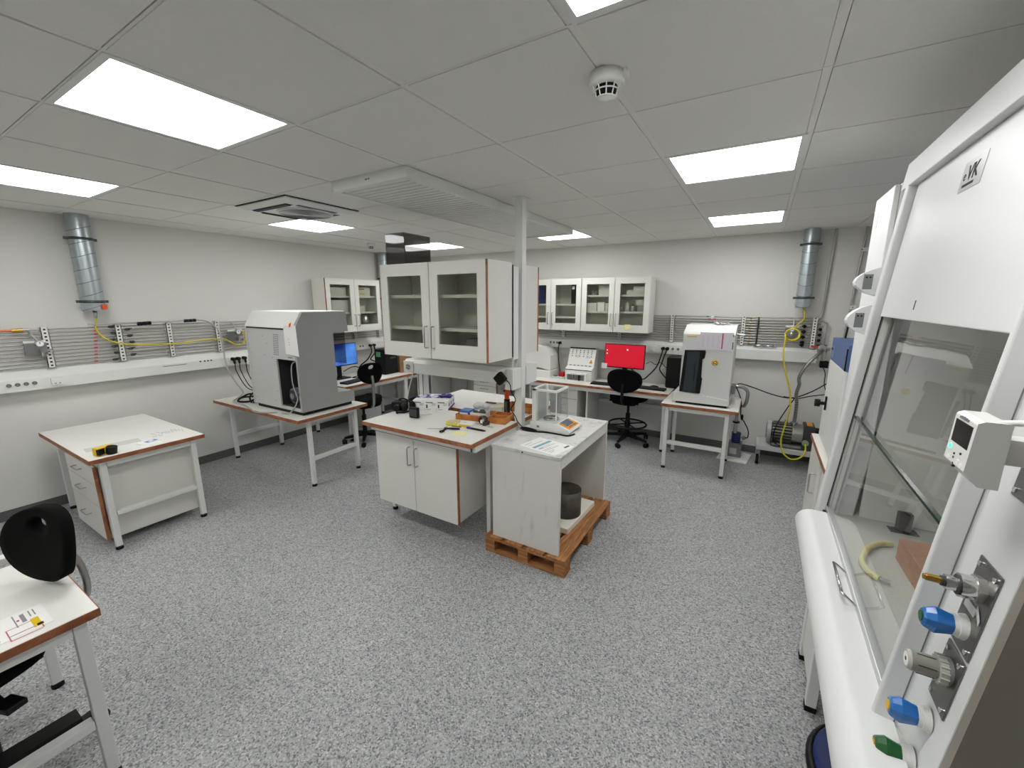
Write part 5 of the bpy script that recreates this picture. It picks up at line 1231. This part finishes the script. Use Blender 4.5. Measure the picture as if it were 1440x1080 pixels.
solo('instrument_hose', MB().tube(spline([(-.13, 4.86, .86), (-.08, 4.87, .855), (-.035, 4.87, .81), (-.035, 4.90, .72), (-.05, 4.97, .64), (-.09, 5.07, .60), (-.11, 5.10, .54), (-.115, 5.10, .425)], 7), .017, steel, 12), 'steel corrugated hose looping from the white instrument to the small floor pump', 'hose')
t = thing('switch_cable', 'black cord with an inline switch right of the white instrument', 'cable', (-.02, 4.98, .2))
part('cord', MB().tube(spline([(-.14, 4.78, .86), (-.11, 4.95, .76), (-.085, 5.0, .66), (-.075, 5.0, .52), (-.03, 5.0, .44), (.01, 5.0, .36), (.015, 5.05, .28), (.005, 5.10, .245), (-.01, 5.13, .24)], 7), .0055, rubber, 8), t)
part('switch', MB().ell((-.062, 5.0, .50), (.014, .012, .035), rubber, 10, 6), t)
b = MB(); random.seed(2)
b.rot_box((-.10, 5.10, .006), (.30, .34, .010), -.12, paper).rot_box((-.11, 5.10, .014), (.27, .29, .006), .1, paper)
solo('paper_pad', b, 'white paper pad on the floor under the small pump', 'paper', bevel=.002)
t = thing('vacuum_pump', 'small grey and blue vacuum pump on a paper pad beside the right table', 'pump', (-.10, 5.13, .018))
part('body', MB().box(-.165, -.035, 5.05, 5.21, .018, .17, mid_grey).box(-.15, -.08, 5.0485, 5.0498, .05, .12, M('grey_plate', '#c5c5c2', .5)), t, bevel=.006)
part('motor', MB().cyl((-.10, 5.13, .171), (-.10, 5.13, .285), .046, M('motor_blue', '#232a63', .4), 18), t, 'dark blue motor')
part('outlet', MB().cyl((-.115, 5.10, .286), (-.115, 5.10, .43), .02, steel, 12).cyl((-.115, 5.10, .405), (-.115, 5.10, .42), .035, rubber, 14).cyl((-.04, 5.13, .22), (-.01, 5.13, .24), .02, mid_grey, 10), t)

hose_steel = M('dull_hose_steel', '#aeada9', .3, .95)
# ------------------------------------------------------------------ pump on its cart and hoses
t = thing('pump_cart', 'low grey cart on castors carrying the big pump by the back wall', 'cart', (.36, 5.15, 0))
part('frame', MB().box(.10, .66, 5.00, 5.03, .165, .215, grey_paint).box(.10, .66, 5.28, 5.31, .165, .215, grey_paint).box(.10, .14, 5.03, 5.28, .165, .215, grey_paint).box(.62, .66, 5.03, 5.28, .165, .215, grey_paint).box(.14, .62, 5.03, 5.28, .19, .212, grey_paint), t, bevel=.004)
for x in (.125, .635):
    for y in (5.025, 5.285):
        part('caster', MB().cyl((x - .014, y, .042), (x + .014, y, .042), .042, rubber, 18).box(x - .02, x - .015, y - .02, y + .02, .03, .165, steel).box(x + .015, x + .02, y - .02, y + .02, .03, .165, steel).box(x - .02, x + .02, y - .025, y + .025, .115, .165, mid_grey), t)
t = thing('vacuum_pump', 'big ribbed steel vacuum pump on a cart by the back wall', 'pump', (.36, 5.15, .216))
pc = (0, 5.15, .355)
prof = [(0, .235), (.09, .235)]
part('ribbed_motor', MB().cyl((.225, 5.15, .355), (.41, 5.15, .355), .098, dark_grey, 32).cyl((.41, 5.15, .355), (.503, 5.15, .355), .108, hose_steel, 32), t)
r = MB()
for i in range(22):
    a = 2 * PI * i / 22; cy, cz = 5.15 + .10 * math.cos(a), .355 + .10 * math.sin(a); 
    n = Vector((0, math.cos(a), math.sin(a))); tt = Vector((0, -math.sin(a), math.cos(a)))
    P = [Vector((x, 5.15, .355)) + n * rr + tt * s_ * .004 for x in (.235, .408) for rr in (.098, .116) for s_ in (-1, 1)]
    r.hexa([P[0], P[1], P[3], P[2], P[4], P[5], P[7], P[6]], hose_steel)
part('cooling_fins', r, t)
part('fan_cover', MB().cyl((.185, 5.15, .355), (.222, 5.15, .355), .112, M('pump_light_grey', '#b9bab8', .4), 30).cyl((.180, 5.15, .355), (.186, 5.15, .355), .085, mid_grey, 26), t)
part('oil_box', MB().box(.505, .60, 5.045, 5.25, .262, .475, dark_grey).box(.53, .58, 5.06, 5.20, .4755, .487, M('pump_yellow_cap', '#d89a1c', .5)).cyl((.60, 5.10, .43), (.66, 5.10, .43), .03, black, 12), t, 'dark oil box', bevel=.012)
part('base_plate', MB().box(.23, .60, 5.05, 5.25, .2165, .258, dark_grey).box(.24, .5, 5.03, 5.05, .225, .252, mid_grey), t, bevel=.004)
part('inlet_flange', MB().cyl((.42, 5.13, .45), (.42, 5.13, .49), .022, chrome, 14).cyl((.42, 5.13, .477), (.42, 5.13, .488), .034, chrome, 16), t)
part('outlet_port', MB().cyl((.53, 5.045, .30), (.53, 5.02, .30), .03, M('pump_port_green', '#93a78c', .4), 14), t)
part('oil_filler', MB().cyl((.35, 5.13, .44), (.35, 5.13, .50), .015, mid_grey, 12), t)
def corrug(pts, r, m, k=10):
    P = spline(pts, k); mb = MB(); mb.tube(P, r, m, 12)
    return mb
sh = MB()
pts = spline([(.42, 5.13, .489), (.42, 5.12, .56), (.415, 5.10, .70), (.40, 5.09, .80), (.415, 5.09, .90), (.405, 5.09, .97), (.44, 5.10, 1.07), (.49, 5.12, 1.15), (.55, 5.16, 1.22), (.575, 5.2, 1.255)], 10)
# rings of the corrugation
N = len(pts); o = []
sh.tube(pts, .0150, M('hose_groove', '#8a8883', .35, .9), 12)
for i in range(1, N - 1):
    if i % 2 == 0:
        d = (pts[i + 1] - pts[i - 1]).normalized(); sh.cyl(pts[i] - d * .0022, pts[i] + d * .0022, .0185, hose_steel, 12)
solo('corrugated_hose', sh, 'thick corrugated steel hose rising from the big pump to the wall valve', 'hose')
t = thing('isolation_valve', 'steel vacuum valve with a red handle at the end of the back wall pipes', 'valve', (.585, 5.24, 1.2))
part('body', MB().cyl((.575, 5.2, 1.258), (.59, 5.33, 1.27), .024, steel, 14).cyl((.55, 5.25, 1.262), (.645, 5.25, 1.262), .015, steel, 12).cyl((.585, 5.25, 1.24), (.60, 5.25, 1.14), .02, steel, 14).cyl((.57, 5.21, 1.27), (.575, 5.235, 1.27), .036, pipe_steel, 16).ell((.585, 5.25, 1.30), (.035, .03, .008), band_steel, 12, 6), t)
part('handle', MB().box(.48, .555, 5.235, 5.255, 1.272, 1.292, red), t, 'red handle', bevel=.004)
part('solenoid', MB().box(.575, .645, 5.21, 5.285, 1.07, 1.138, rubber), t, 'black solenoid block', bevel=.004)
part('cord', MB().tube(spline([(.61, 5.25, 1.07), (.635, 5.26, 1.0), (.64, 5.27, .90), (.66, 5.27, .83)], 6), .004, rubber, 8), t)
yh = spline([(.36, 5.24, 1.69), (.385, 5.22, 1.62), (.385, 5.22, 1.56), (.34, 5.225, 1.50), (.31, 5.225, 1.465)], 6)
coil = [Vector((.30 + .062 * math.cos(a), 5.20 - .004 * k, 1.405 + .058 * math.sin(a))) for k, a in enumerate([PI / 2 - 2 * PI * i / 20 for i in range(36)])]
dn = spline([(.243, 5.06, 1.37), (.240, 5.04, 1.30), (.240, 5.0, 1.20), (.28, 4.99, 1.02), (.335, 4.98, .84), (.355, 4.97, .65), (.33, 4.965, .46), (.315, 4.96, .31), (.345, 4.95, .19), (.42, 4.94, .135), (.50, 4.95, .165), (.535, 4.99, .23), (.53, 5.02, .295)], 7)
solo('yellow_hose', MB().tube(list(yh) + coil + list(dn), .0075, yellow_hose, 10), 'yellow hose coiled at the back wall regulator and drooping in front of the big pump', 'hose')
solo('black_cables', MB().tube(spline([(-.14, 5.0, .86), (-.10, 5.15, .84), (.02, 5.2, .80), (.22, 5.2, .74), (.38, 5.2, .73), (.53, 5.2, .81), (.66, 5.2, .92)], 7), .0055, rubber, 8).tube(spline([(.30, 5.2, .735), (.42, 5.19, .73), (.53, 5.2, .765), (.66, 5.2, .80)], 7), .005, rubber, 8).tube(spline([(.40, 5.19, .73), (.33, 5.10, .61), (.265, 5.03, .46), (.245, 5.0, .37), (.255, 4.99, .28), (.33, 5.0, .235)], 7), .005, rubber, 8), 'black cables sagging across the back wall behind the big pump', 'cable')
b = MB()
for k in range(2):
    b.tube([(.02 + .10 * k + .05 * math.cos(a) * (1 + .15 * math.sin(3 * a)), 5.30 + .022 * math.sin(a), 1.258 + .008 * math.sin(2 * a)) for a in [2 * PI * i / 24 for i in range(24)]], .006, chrome, 8, closed=True)
    b.tube([(.02 + .10 * k + .035 * math.cos(a), 5.30 + .016 * math.sin(a), 1.266) for a in [2 * PI * i / 20 for i in range(20)]], .005, chrome, 8, closed=True)
solo('clamp_parts', b, 'loose chrome clamp parts lying on the back wall trunking', 'clamp')

# ------------------------------------------------------------------ right wall: bench, oven, tall cabinet
t = thing('side_bench', 'white bench end with brown edge between the fume hood and the big pump', 'bench', (.80, 3.3, 0))
slab(t, .425, 1.25, 2.76, 3.78, .75, .03)
part('cupboard', MB().box(.455, 1.2, 2.80, 3.74, .10, .719, white_cab), t, bevel=.002)
d = part('cupboard_door', MB().box(.436, .4545, 3.28, 3.735, .11, .71, white_cab), t, bevel=.002)
part('handle', d_handle(MB(), (.436, 3.34, .44), (.436, 3.34, .58), (-.032, 0, 0)), d, 'steel bar handle')
for x, y in ((.47, 3.36), (.47, 3.70), (1.16, 2.84), (1.16, 3.70)): part('leg', MB().box(x - .02, x + .02, y - .02, y + .02, .012, .099, white_paint).cyl((x, y, 0), (x, y, .0125), .02, rubber, 12), t)
t = thing('drying_oven', 'white oven with a blue-grey control housing on the side bench', 'oven', (.75, 3.4, .75))
part('body', MB().box(.462, .98, 3.06, 3.70, .765, 1.335, white_paint), t, bevel=.006)
for x in (.5, .94):
    for y in (3.1, 3.66): part('foot', MB().cyl((x, y, .7505), (x, y, .765), .018, rubber, 10), t)
part('control_housing', MB().box(.462, .90, 3.06, 3.70, 1.337, 1.492, blue_dk).box(.4605, .4619, 3.58, 3.66, 1.36, 1.44, M('housing_label', '#7d8fb4', .6)).box(.455, .4619, 3.62, 3.66, 1.41, 1.425, navy), t, 'blue-grey housing', bevel=.006)
part('edge_strip', MB().box(.455, .461, 3.06, 3.075, 1.34, 1.47, black), t)
part('door_knob', MB().cyl((.4615, 3.56, 1.035), (.425, 3.56, 1.035), .012, black, 12).cyl((.425, 3.56, 1.035), (.395, 3.56, 1.035), .027, black, 16).box(.452, .461, 3.545, 3.575, .99, 1.085, black), t, 'black door knob')
solo('thin_rod', MB().cyl((.52, 3.64, 1.493), (.53, 3.64, 1.66), .006, black, 8), 'thin black rod standing on top of the blue-grey oven housing', 'rod')
t = thing('tall_cabinet', 'tall narrow white cabinet between the fume hood and the oven', 'cabinet', (.80, 2.55, 0))
part('body', MB().box(.440, 1.2, 2.36, 2.70, .02, 2.22, hood_white).box(.45, 1.19, 2.37, 2.69, 0, .02, dark_grey), t, bevel=.004)
part('door', MB().box(.420, .4385, 2.365, 2.697, .06, 2.215, hood_white), t, bevel=.003)
part('label', MB().box(.4188, .4198, 2.60, 2.64, 2.08, 2.15, M('cabinet_label', '#d9dad8', .6)), t)

# ------------------------------------------------------------------ fume hood
sh_ = lambda z: .088 * (z - .85)
t = thing('fume_hood', 'white fume hood with glass sash and rounded apron along the right side', 'fume hood', (.75, 1.6, 0))
Z0, Z1 = .80, 2.16
def sheared(poly, z0=Z0, z1=Z1): return ([(x + sh_(z0), y) for x, y in poly], z0, [(x + sh_(z1), y) for x, y in poly], z1)
near = [(.294, 1.045), (.297, 1.036), (.337, 1.030), (.345, 1.0), (.345, .887), (.42, .887), (.42, 1.045)]
far = [(.296, 2.10), (.293, 2.125), (.300, 2.17), (.33, 2.26), (.36, 2.33), (.42, 2.33), (.42, 2.10)]
p_near = part('front_post', MB().loft(*sheared(near), hood_white), t, bevel=.003)
p_far = part('front_post', MB().loft(*sheared(far), hood_white), t, bevel=.006)
# side panels
pan = lambda y0, y1: [(.352, y0), (.352, y1), (1.22, y1), (1.22, y0)]
b = MB(); P0 = [(.347 + sh_(Z0), .865), (.347 + sh_(Z0), .8865), (1.22, .8865), (1.22, .865)]; P1 = [(.347 + sh_(Z1), .865), (.347 + sh_(Z1), .8865), (1.22, .8865), (1.22, .865)]
b.loft(P0, Z0, P1, Z1, taupe); part('side_panel', b, t, 'dark taupe outer side panel')
b = MB(); P0 = [(.43 + sh_(Z0), 2.30), (.43 + sh_(Z0), 2.33), (1.22, 2.33), (1.22, 2.30)]; P1 = [(.43 + sh_(Z1), 2.30), (.43 + sh_(Z1), 2.33), (1.22, 2.33), (1.22, 2.30)]
b.loft(P0, Z0, P1, Z1, hood_white); part('side_panel', b, t)
# liner
b = MB()
b.box(.44, 1.05, 1.03, 1.044, .862, 2.1, liner); b.box(.44, 1.05, 2.10, 2.115, .862, 2.1, liner); b.box(1.05, 1.07, 1.03, 2.115, .862, 2.1, liner); b.box(.50, 1.05, 1.044, 2.10, 2.08, 2.1, liner)
part('liner', b, t)
part('baffle', MB().box(1.0, 1.012, 1.13, 2.07, .95, 1.95, M('baffle_grey', '#bfc0bb', .45)), t)
part('outer_shell', MB().box(1.08, 1.22, .8875, 2.2995, .86, 2.16, hood_white).box(.45, 1.22, .86, 2.33, 2.161, 2.25, hood_white), t)
part('work_surface', MB().box(.335, 1.07, .887, 2.33, .80, .86, M('hood_worktop', '#c9cac3', .35)), t, bevel=.003)
# top rail
b = MB().hexa([(.294 + sh_(2.155), .80, 2.155), (.45, .80, 2.155), (.45, 2.20, 2.155), (.294 + sh_(2.155), 2.20, 2.155), (.296 + sh_(2.25), .80, 2.25), (.45, .80, 2.25), (.45, 2.20, 2.25), (.296 + sh_(2.25), 2.20, 2.25)], hood_white)
part('top_rail', b, t, bevel=.003)
def SP(x, y, z): return (x + sh_(z), y, z)
def sheet(x0, x1, y0, y1, z0, z1, m, mb=None):
    mb = mb or MB()
    return mb.hexa([SP(x0, y0, z0), SP(x1, y0, z0), SP(x1, y1, z0), SP(x0, y1, z0), SP(x0, y0, z1), SP(x1, y0, z1), SP(x1, y1, z1), SP(x0, y1, z1)], m)
up = part('upper_panel', sheet(.318, .330, 1.047, 2.085, 1.69, 2.154, hood_white), t, bevel=.003)
part('key_slot', sheet(.3172, .318, 1.705, 1.712, 1.722, 1.75, ink_dk).box(0, .0001, 0, .0001, 2.0, 2.0001, ink_dk) if False else sheet(.3172, .318, 1.705, 1.712, 1.722, 1.75, ink_dk), up)
b = sheet(.3168, .3178, 1.50, 1.635, 2.03, 2.105, M('sticker_silver', '#b9b9b9', .3))
part('sticker', b, up, 'silver sticker with black letters')
def lp(u, v, w): z = 2.058 + v; y = 1.622 - u; return (.3166 - w + sh_(z), y, z)
part('sticker_letters', text_mb('e', .036, ink_dk, lp), up)
def lp2(u, v, w): z = 2.055 + v; y = 1.598 - u - .0 * v; return (.3166 - w + sh_(z), y, z)
part('sticker_letters', text_mb('VK', .052, ink_dk, lp2, bold=True), up)
part('sticker_line', sheet(.3164, .3168, 1.545, 1.615, 2.04, 2.047, ink_dk), up)
# sash
part('upper_pane', sheet(.345, .350, 1.046, 2.10, 1.255, 1.70, hood_glass), t)
lo = part('lower_pane', sheet(.332, .338, 1.046, 2.10, .885, 1.285, hood_glass), t)
part('glass_edge', sheet(.330, .3405, 1.046, 2.10, 1.2852, 1.292, edge_glass), lo, 'dark green glass edge')
part('edge_block', sheet(.338, .3445, 1.10, 1.135, 1.225, 1.265, M('green_block', '#16261f', .4)), lo, 'dark green stop block')
part('sash_rail', sheet(.322, .344, 1.046, 2.10, .868, .886, M('sash_aluminium', '#c3c5c6', .3, .6)), lo, bevel=.002)
b = MB().tube([SP(.322, 1.585, .877), SP(.298, 1.585, .895), SP(.284, 1.58, .905), SP(.284, 1.415, .905), SP(.298, 1.41, .895), SP(.322, 1.41, .877)], .0042, chrome, 8)
part('handle', b, lo, 'chrome wire handle')
# guide tracks on the far post
part('sash_track', sheet(.3245, .327, 2.090, 2.099, .87, 1.69, ink_dk).hexa([SP(.352, 2.09, .87), SP(.358, 2.09, .87), SP(.358, 2.099, .87), SP(.352, 2.099, .87), SP(.352, 2.09, 1.69), SP(.358, 2.09, 1.69), SP(.358, 2.099, 1.69), SP(.352, 2.099, 1.69)], mid_grey), t)
part('sash_track', sheet(.331, .352, 2.094, 2.0985, .87, 1.69, white_plastic), t)
# apron roll
R = .055
prof = [(.275 + R * math.cos(a), .815 + R * math.sin(a)) for a in [PI / 2 + PI * i / 16 for i in range(17)]]
prof = [(.332, .870), (.275, .870)] + prof[1:] + [(.332, .76), (.332, .868)]
b = MB(); n = len(prof)
v0 = [(x, .80, z) for x, z in prof]; v1 = [(x, 2.055, z) for x, z in prof]
b.add(v0, [tuple(range(n))], hood_white); b.add(v1, [tuple(range(n))], hood_white); b.add(v0 + v1, [(i, (i + 1) % n, n + (i + 1) % n, n + i) for i in range(n)], hood_white, True)
ap = mesh_obj('apron', b, WLOC[t]); ap.parent = t; WLOC[ap] = WLOC[t]
ed = ap.modifiers.new('split', 'EDGE_SPLIT'); ed.split_angle = math.radians(40)
part('end_ring', MB().tube([(.275 + .056 * math.cos(a), .799, .815 + .056 * math.sin(a)) for a in [PI / 2 + PI * i / 16 for i in range(17)]], .003, dark_grey, 6), t)
part('gap_seal', MB().box(.315, .335, 2.057, 2.083, .862, .868, black), t)
# legs, cupboard and crossbars below
for x, y in ((.358, 1.937), (.358, 2.24), (1.12, 1.955), (1.12, 2.26), (1.12, .93)):
    l = part('leg', MB().box(x - .02, x + .02, y - .02, y + .02, .025, .799, white_paint), t, bevel=.003)
    part('foot', MB().box(x - .021, x + .021, y - .021, y + .021, 0, .0245, rubber), l, 'black foot')
part('base_cupboard', MB().box(.343, .95, 1.962, 2.215, .085, .755, white_cab), t, bevel=.003)
part('lower_rail', MB().box(.50, .54, .9, 1.93, .75, .799, white_paint), t)
# socket consoles on the far post
for i, (z, dz) in enumerate(((1.825, .115), (1.668, .13))):
    prof = [(0, 0)] + [(-.078 * math.sin(PI * k / 10) ** .7, -dz / 2 + dz * k / 10) for k in range(0, 11)]
    y = 2.255
    b = MB(); q = [((.403 if i == 0 else .395) + u, z + w) for u, w in prof[1:]]; q += [(q[-1][0] + .05, q[-1][1]), (q[0][0] + .05, q[0][1])]
    b.prism(q, 'y', y - .004, y + .06, hood_white)
    c_ = part('socket_console', b, t, bevel=.002)
    xx = q[5][0]
    part('socket', MB().box(xx + .025, xx + .055, y - .0055, y - .0045, z - .03, z + .03, mid_grey).cyl((xx + .034, y - .0055, z + .018), (xx + .034, y - .0065, z + .018), .004, ink_dk, 8).cyl((xx + .046, y - .0055, z + .018), (xx + .046, y - .0065, z + .018), .004, ink_dk, 8), c_)

# valve plates and valves on the near post
ss = M('valve_plate_steel', '#8c8a86', .32, 1., noise=.1, scale=40)
def plate(y0, y1, z0, z1):
    b = sheet(.3415, .3448, y0, y1, z0, z1, ss); q = part('valve_plate', b, p_near, 'stainless plate', bevel=.002)
    for y in (y0 + .012, y1 - .012):
        for z in (z0 + .012, z1 - .012): c0 = Vector(SP(.3415, y, z)); part('screw', MB().cyl(c0, c0 + Vector((-.003, 0, 0)), .005, chrome, 10), q)
plate(.918, .997, 1.135, 1.305); plate(.918, .992, 1.005, 1.128); plate(.895, .985, 1.43, 1.62)
def ax(y, z): c0 = Vector(SP(.3415, y, z)); return lambda d: c0 + Vector((-d * .8, 0, 0))
def blue_valve(y, z, cap, knob, name='blue knob'):
    A_ = ax(y, z)
    f = part('gas_valve', MB().cyl(A_(-.002), A_(.012), .0235, white_plastic, 24, r2=.021).cyl(A_(.012), A_(.02), .019, white_plastic, 24), p_near, 'white valve base')
    k = MB(); n = 10; secs = ((.0175, .018), (.050, .0225), (.066, .017), (.070, .014)); vs = []
    for d, r in secs:
        for i in range(n):
            a = 2 * PI * i / n + .3; rr = r * (1 if i % 2 == 0 else .88)
            p = A_(d); vs.append((p.x, p.y + rr * math.cos(a) * (1.0), p.z + rr * math.sin(a) * (1.15 if d > .03 else 1)))
    fs = []
    for s_ in range(len(secs) - 1):
        for i in range(n): fs.append((s_ * n + i, s_ * n + (i + 1) % n, (s_ + 1) * n + (i + 1) % n, (s_ + 1) * n + i))
    fs += [tuple(range(n)), tuple(range((len(secs) - 1) * n, len(secs) * n))]
    k.add(vs, fs, knob)
    kk = part('knob', k, f, name, bevel=.002)
    c_ = MB().cyl(A_(.0702), A_(.0725), .0095, cap, 16); part('indicator_cap', c_, f)
A_ = ax(.957, 1.257)
f = part('regulator_outlet', MB().cyl(A_(-.002), A_(.012), .025, pipe_steel, 6).cyl(A_(.012), A_(.036), .0205, chrome, 26).cyl(A_(.036), A_(.039), .017, dark_grey, 20).cyl(A_(.039), A_(.058), .0135, chrome, 6).cyl(A_(.058), A_(.064), .009, dark_grey, 14), p_near, 'chrome outlet fitting', bevel=.001)
part('nozzle', MB().cyl(A_(.064), A_(.088), .0065, brass, 14).cyl(A_(.088), A_(.093), .005, brass, 14), f, 'brass hose nozzle')
part('valve_label', sheet(.3400, .3412, .945, .985, 1.208, 1.224, M('silver_tag', '#d2d3d3', .3)).hexa([SP(.340, .925, 1.205), SP(.3405, .925, 1.205), SP(.3405, .945, 1.222), SP(.340, .945, 1.222), SP(.340, .925, 1.215), SP(.3405, .925, 1.215), SP(.3405, .945, 1.232), SP(.340, .945, 1.232)], MATS['silver_tag']), f)
blue_valve(.962, 1.175, green, blue)
A_ = ax(.955, 1.082)
f = part('pressure_gauge', MB().cyl(A_(-.002), A_(.006), .026, mid_grey, 30), p_near, 'grey ribbed gauge cap')
k = MB().cyl(A_(.006), A_(.020), .025, M('gauge_ring_grey', '#b5b4ac', .4), 30).cyl(A_(.020), A_(.066), .0185, M('gauge_body_grey', '#8d8b83', .3), 26).cyl(A_(.066), A_(.072), .0185, MATS['gauge_ring_grey'], 26, r2=.016)
for i in range(16):
    a = 2 * PI * i / 16; c0 = A_(.013) + Vector((0, .0255 * math.cos(a), .0255 * math.sin(a))); k.cyl(c0 + Vector((.006, 0, 0)), c0 - Vector((.006, 0, 0)), .0018, MATS['gauge_ring_grey'], 6)
for a in (.6, 1.7, 2.8, 4.0, 5.2): c0 = Vector((0, .0186 * math.cos(a), .0186 * math.sin(a))); k.cyl(A_(.024) + c0, A_(.056) + c0, .0012, dark_grey, 6)
part('gauge_body', k, f)
part('gauge_face', MB().cyl(A_(.0721), A_(.0724), .013, paper, 20).cyl(A_(.0724), A_(.0728), .004, dark_grey, 10), f)
blue_valve(.958, .966, yellow_lbl, blue); blue_valve(.958, .865, M('amber_cap', '#e8a81e', .4), green, 'green knob')
for y, z in ((1.012, 1.225), (1.012, .905)): c0 = Vector(SP(.3395, y, z)); part('panel_screw', MB().cyl(c0, c0 + Vector((-.004, -.002, 0)), .006, dark_grey, 12), p_near)
part('post_seam', sheet(.3290, .3310, 1.0302, 1.0312, .82, 2.14, mid_grey), p_near)

# airflow controller on the near post
t2 = thing('airflow_controller', 'white controller box with dark screen and green light on the fume hood post', 'controller', (.33, .92, 1.464))
cx0, cx1, cy0, cy1, cz0, cz1 = .298, .339, .882, .964, 1.464, 1.569
prof = [(cx0, cz0 + .022), (cx0 + .004, cz1 - .004), (cx0 + .012, cz1), (cx1, cz1), (cx1, cz0), (cx0 + .018, cz0)]
part('case', MB().prism(prof, 'y', cy0, cy1, white_plastic), t2, bevel=.003)
part('bracket', MB().box(cx1, .397, .905, .94, 1.50, 1.54, white_plastic), t2)
fx = cx0 - .0008
S_ = .88
def cy(y): return cy0 + (y - 1.002) * S_
def cz(z): return cz0 + (z - 1.425) * S_
part('screen', MB().hexa([(fx + .0022, cy(1.013), cz(1.487)), (fx + .004, cy(1.013), cz(1.487)), (fx + .004, cy(1.085), cz(1.487)), (fx + .0022, cy(1.085), cz(1.487)), (fx + .0032, cy(1.013), cz(1.53)), (fx + .005, cy(1.013), cz(1.53)), (fx + .005, cy(1.085), cz(1.53)), (fx + .0032, cy(1.085), cz(1.53))], screen_off), t2, 'dark screen')
part('indicator', MB().cyl((fx + .004, cy(1.080), cz(1.476)), (fx + .0005, cy(1.080), cz(1.476)), .004, led_green, 12), t2, 'green indicator light')
k = MB()
for y, z in ((1.03, 1.475), (1.055, 1.468), (1.055, 1.461), (1.052, 1.450), (1.052, 1.445)): k.cyl((fx + .004, cy(y), cz(z)), (fx + .0004, cy(y), cz(z)), .002, ink_dk, 8)
for y, z in ((1.078, 1.455), (1.035, 1.458), (1.02, 1.455)): k.cyl((fx + .004, cy(y), cz(z)), (fx + .0006, cy(y), cz(z)), .0045, paper, 12)
part('buttons', k, t2)
k = MB()
for i, (u, h_) in enumerate(((0, .004), (.005, .005), (.010, .004), (.015, .0055), (.020, .004), (.025, .005), (.033, .004))): k.box(fx + .003, fx + .006, cy(1.072 - u - .0035), cy(1.072 - u), cz(1.534), cz(1.534 + h_), ink)
part('lettering', k, t2)
part('cable', MB().tube(spline([(.330, .893, 1.568), (.355, .87, 1.577), (.385, .835, 1.588), (.42, .79, 1.597), (.46, .74, 1.60)], 6), .0045, white_plastic, 8), t2)

# things inside the hood
solo('yellow_tube', MB().tube(spline([(.50, 1.885, .872), (.46, 1.865, .872), (.415, 1.80, .872), (.385, 1.70, .872), (.395, 1.635, .872), (.415, 1.612, .872)], 8), .010, M('pale_yellow_tube', '#d9cf8a', .4), 10).cyl((.415, 1.612, .872), (.44, 1.605, .872), .006, steel, 10), 'curved pale yellow tube lying inside the fume hood', 'tube')
b = MB(); b.rot_box((.555, 1.655, .9015), (.11, .30, .080), .05, wood('pinkish_wood_block', '#a9795a', '#b98766', (5, 5, 5)))
solo('wooden_block', b, 'brown wooden block lying inside the fume hood at the right', 'block', bevel=.003)
b = MB(); b.rot_box((.565, 2.05, .8995), (.04, .03, .074), .1, brown).rot_box((.565, 2.045, .8625), (.085, .045, .003), .1, brown)
solo('brown_stand', b, 'small dark brown stand at the far end inside the fume hood', 'stand')

# stool under the apron
t = thing('stool', 'dark blue round stool seat with black rim half under the fume hood', 'stool', (.435, 1.255, 0))
part('seat', MB().lathe((.435, 1.255, .45), [(0, .055), (.10, .055), (.165, .045), (.178, .025), (.178, .0), (0, 0)], navy, 36), t, 'dark blue cushion')
part('seat_rim', MB().lathe((.435, 1.255, .43), [(.15, 0), (.19, .004), (.194, .03), (.180, .046), (.179, .02), (.15, .018)], black, 36), t)
part('column', MB().cyl((.435, 1.255, .06), (.435, 1.255, .43), .025, black, 14), t)
b = MB().cyl((.435, 1.255, .04), (.435, 1.255, .09), .04, black, 14)
for k in range(5):
    a = 2 * PI * k / 5; b.cyl((.435, 1.255, .07), (.435 + .2 * math.cos(a), 1.255 + .2 * math.sin(a), .05), .018, black, 8, r2=.013)
part('base', b, t)
for k in range(5):
    a = 2 * PI * k / 5; x, y = .435 + .2 * math.cos(a), 1.255 + .2 * math.sin(a); part('caster', MB().cyl((x - .012, y, .026), (x + .012, y, .026), .026, rubber, 14).cyl((x, y, .03), (x, y, .05), .008, dark_grey, 8), t)

# ------------------------------------------------------------------ light and camera
w = bpy.data.worlds.new('room_world'); SC.world = w; w.use_nodes = True
bg = w.node_tree.nodes['Background']; bg.inputs[0].default_value = (.9, .92, 1, 1); bg.inputs[1].default_value = .05

cam = bpy.data.cameras.new('camera'); co = bpy.data.objects.new('camera', cam); COL.objects.link(co)
cam.sensor_fit = 'HORIZONTAL'; cam.sensor_width = 36; cam.lens = 36 * 578 / 1440; cam.clip_start = .02
co.location = (0, 0, 1.75); co.rotation_euler = (math.radians(90 - 11.5), 0, math.radians(30.85))
SC.camera = co
SC.view_settings.view_transform = 'Standard'; SC.view_settings.look = 'None'; SC.view_settings.gamma = 1
SC.view_settings.use_curve_mapping = False
SC.view_settings.exposure = 0.53
SC.cycles.max_bounces = 10; SC.cycles.diffuse_bounces = 5; SC.cycles.glossy_bounces = 4; SC.cycles.transparent_max_bounces = 24; SC.cycles.transmission_bounces = 8
SC.cycles.use_denoising = True
SC.cycles.sample_clamp_indirect = 8
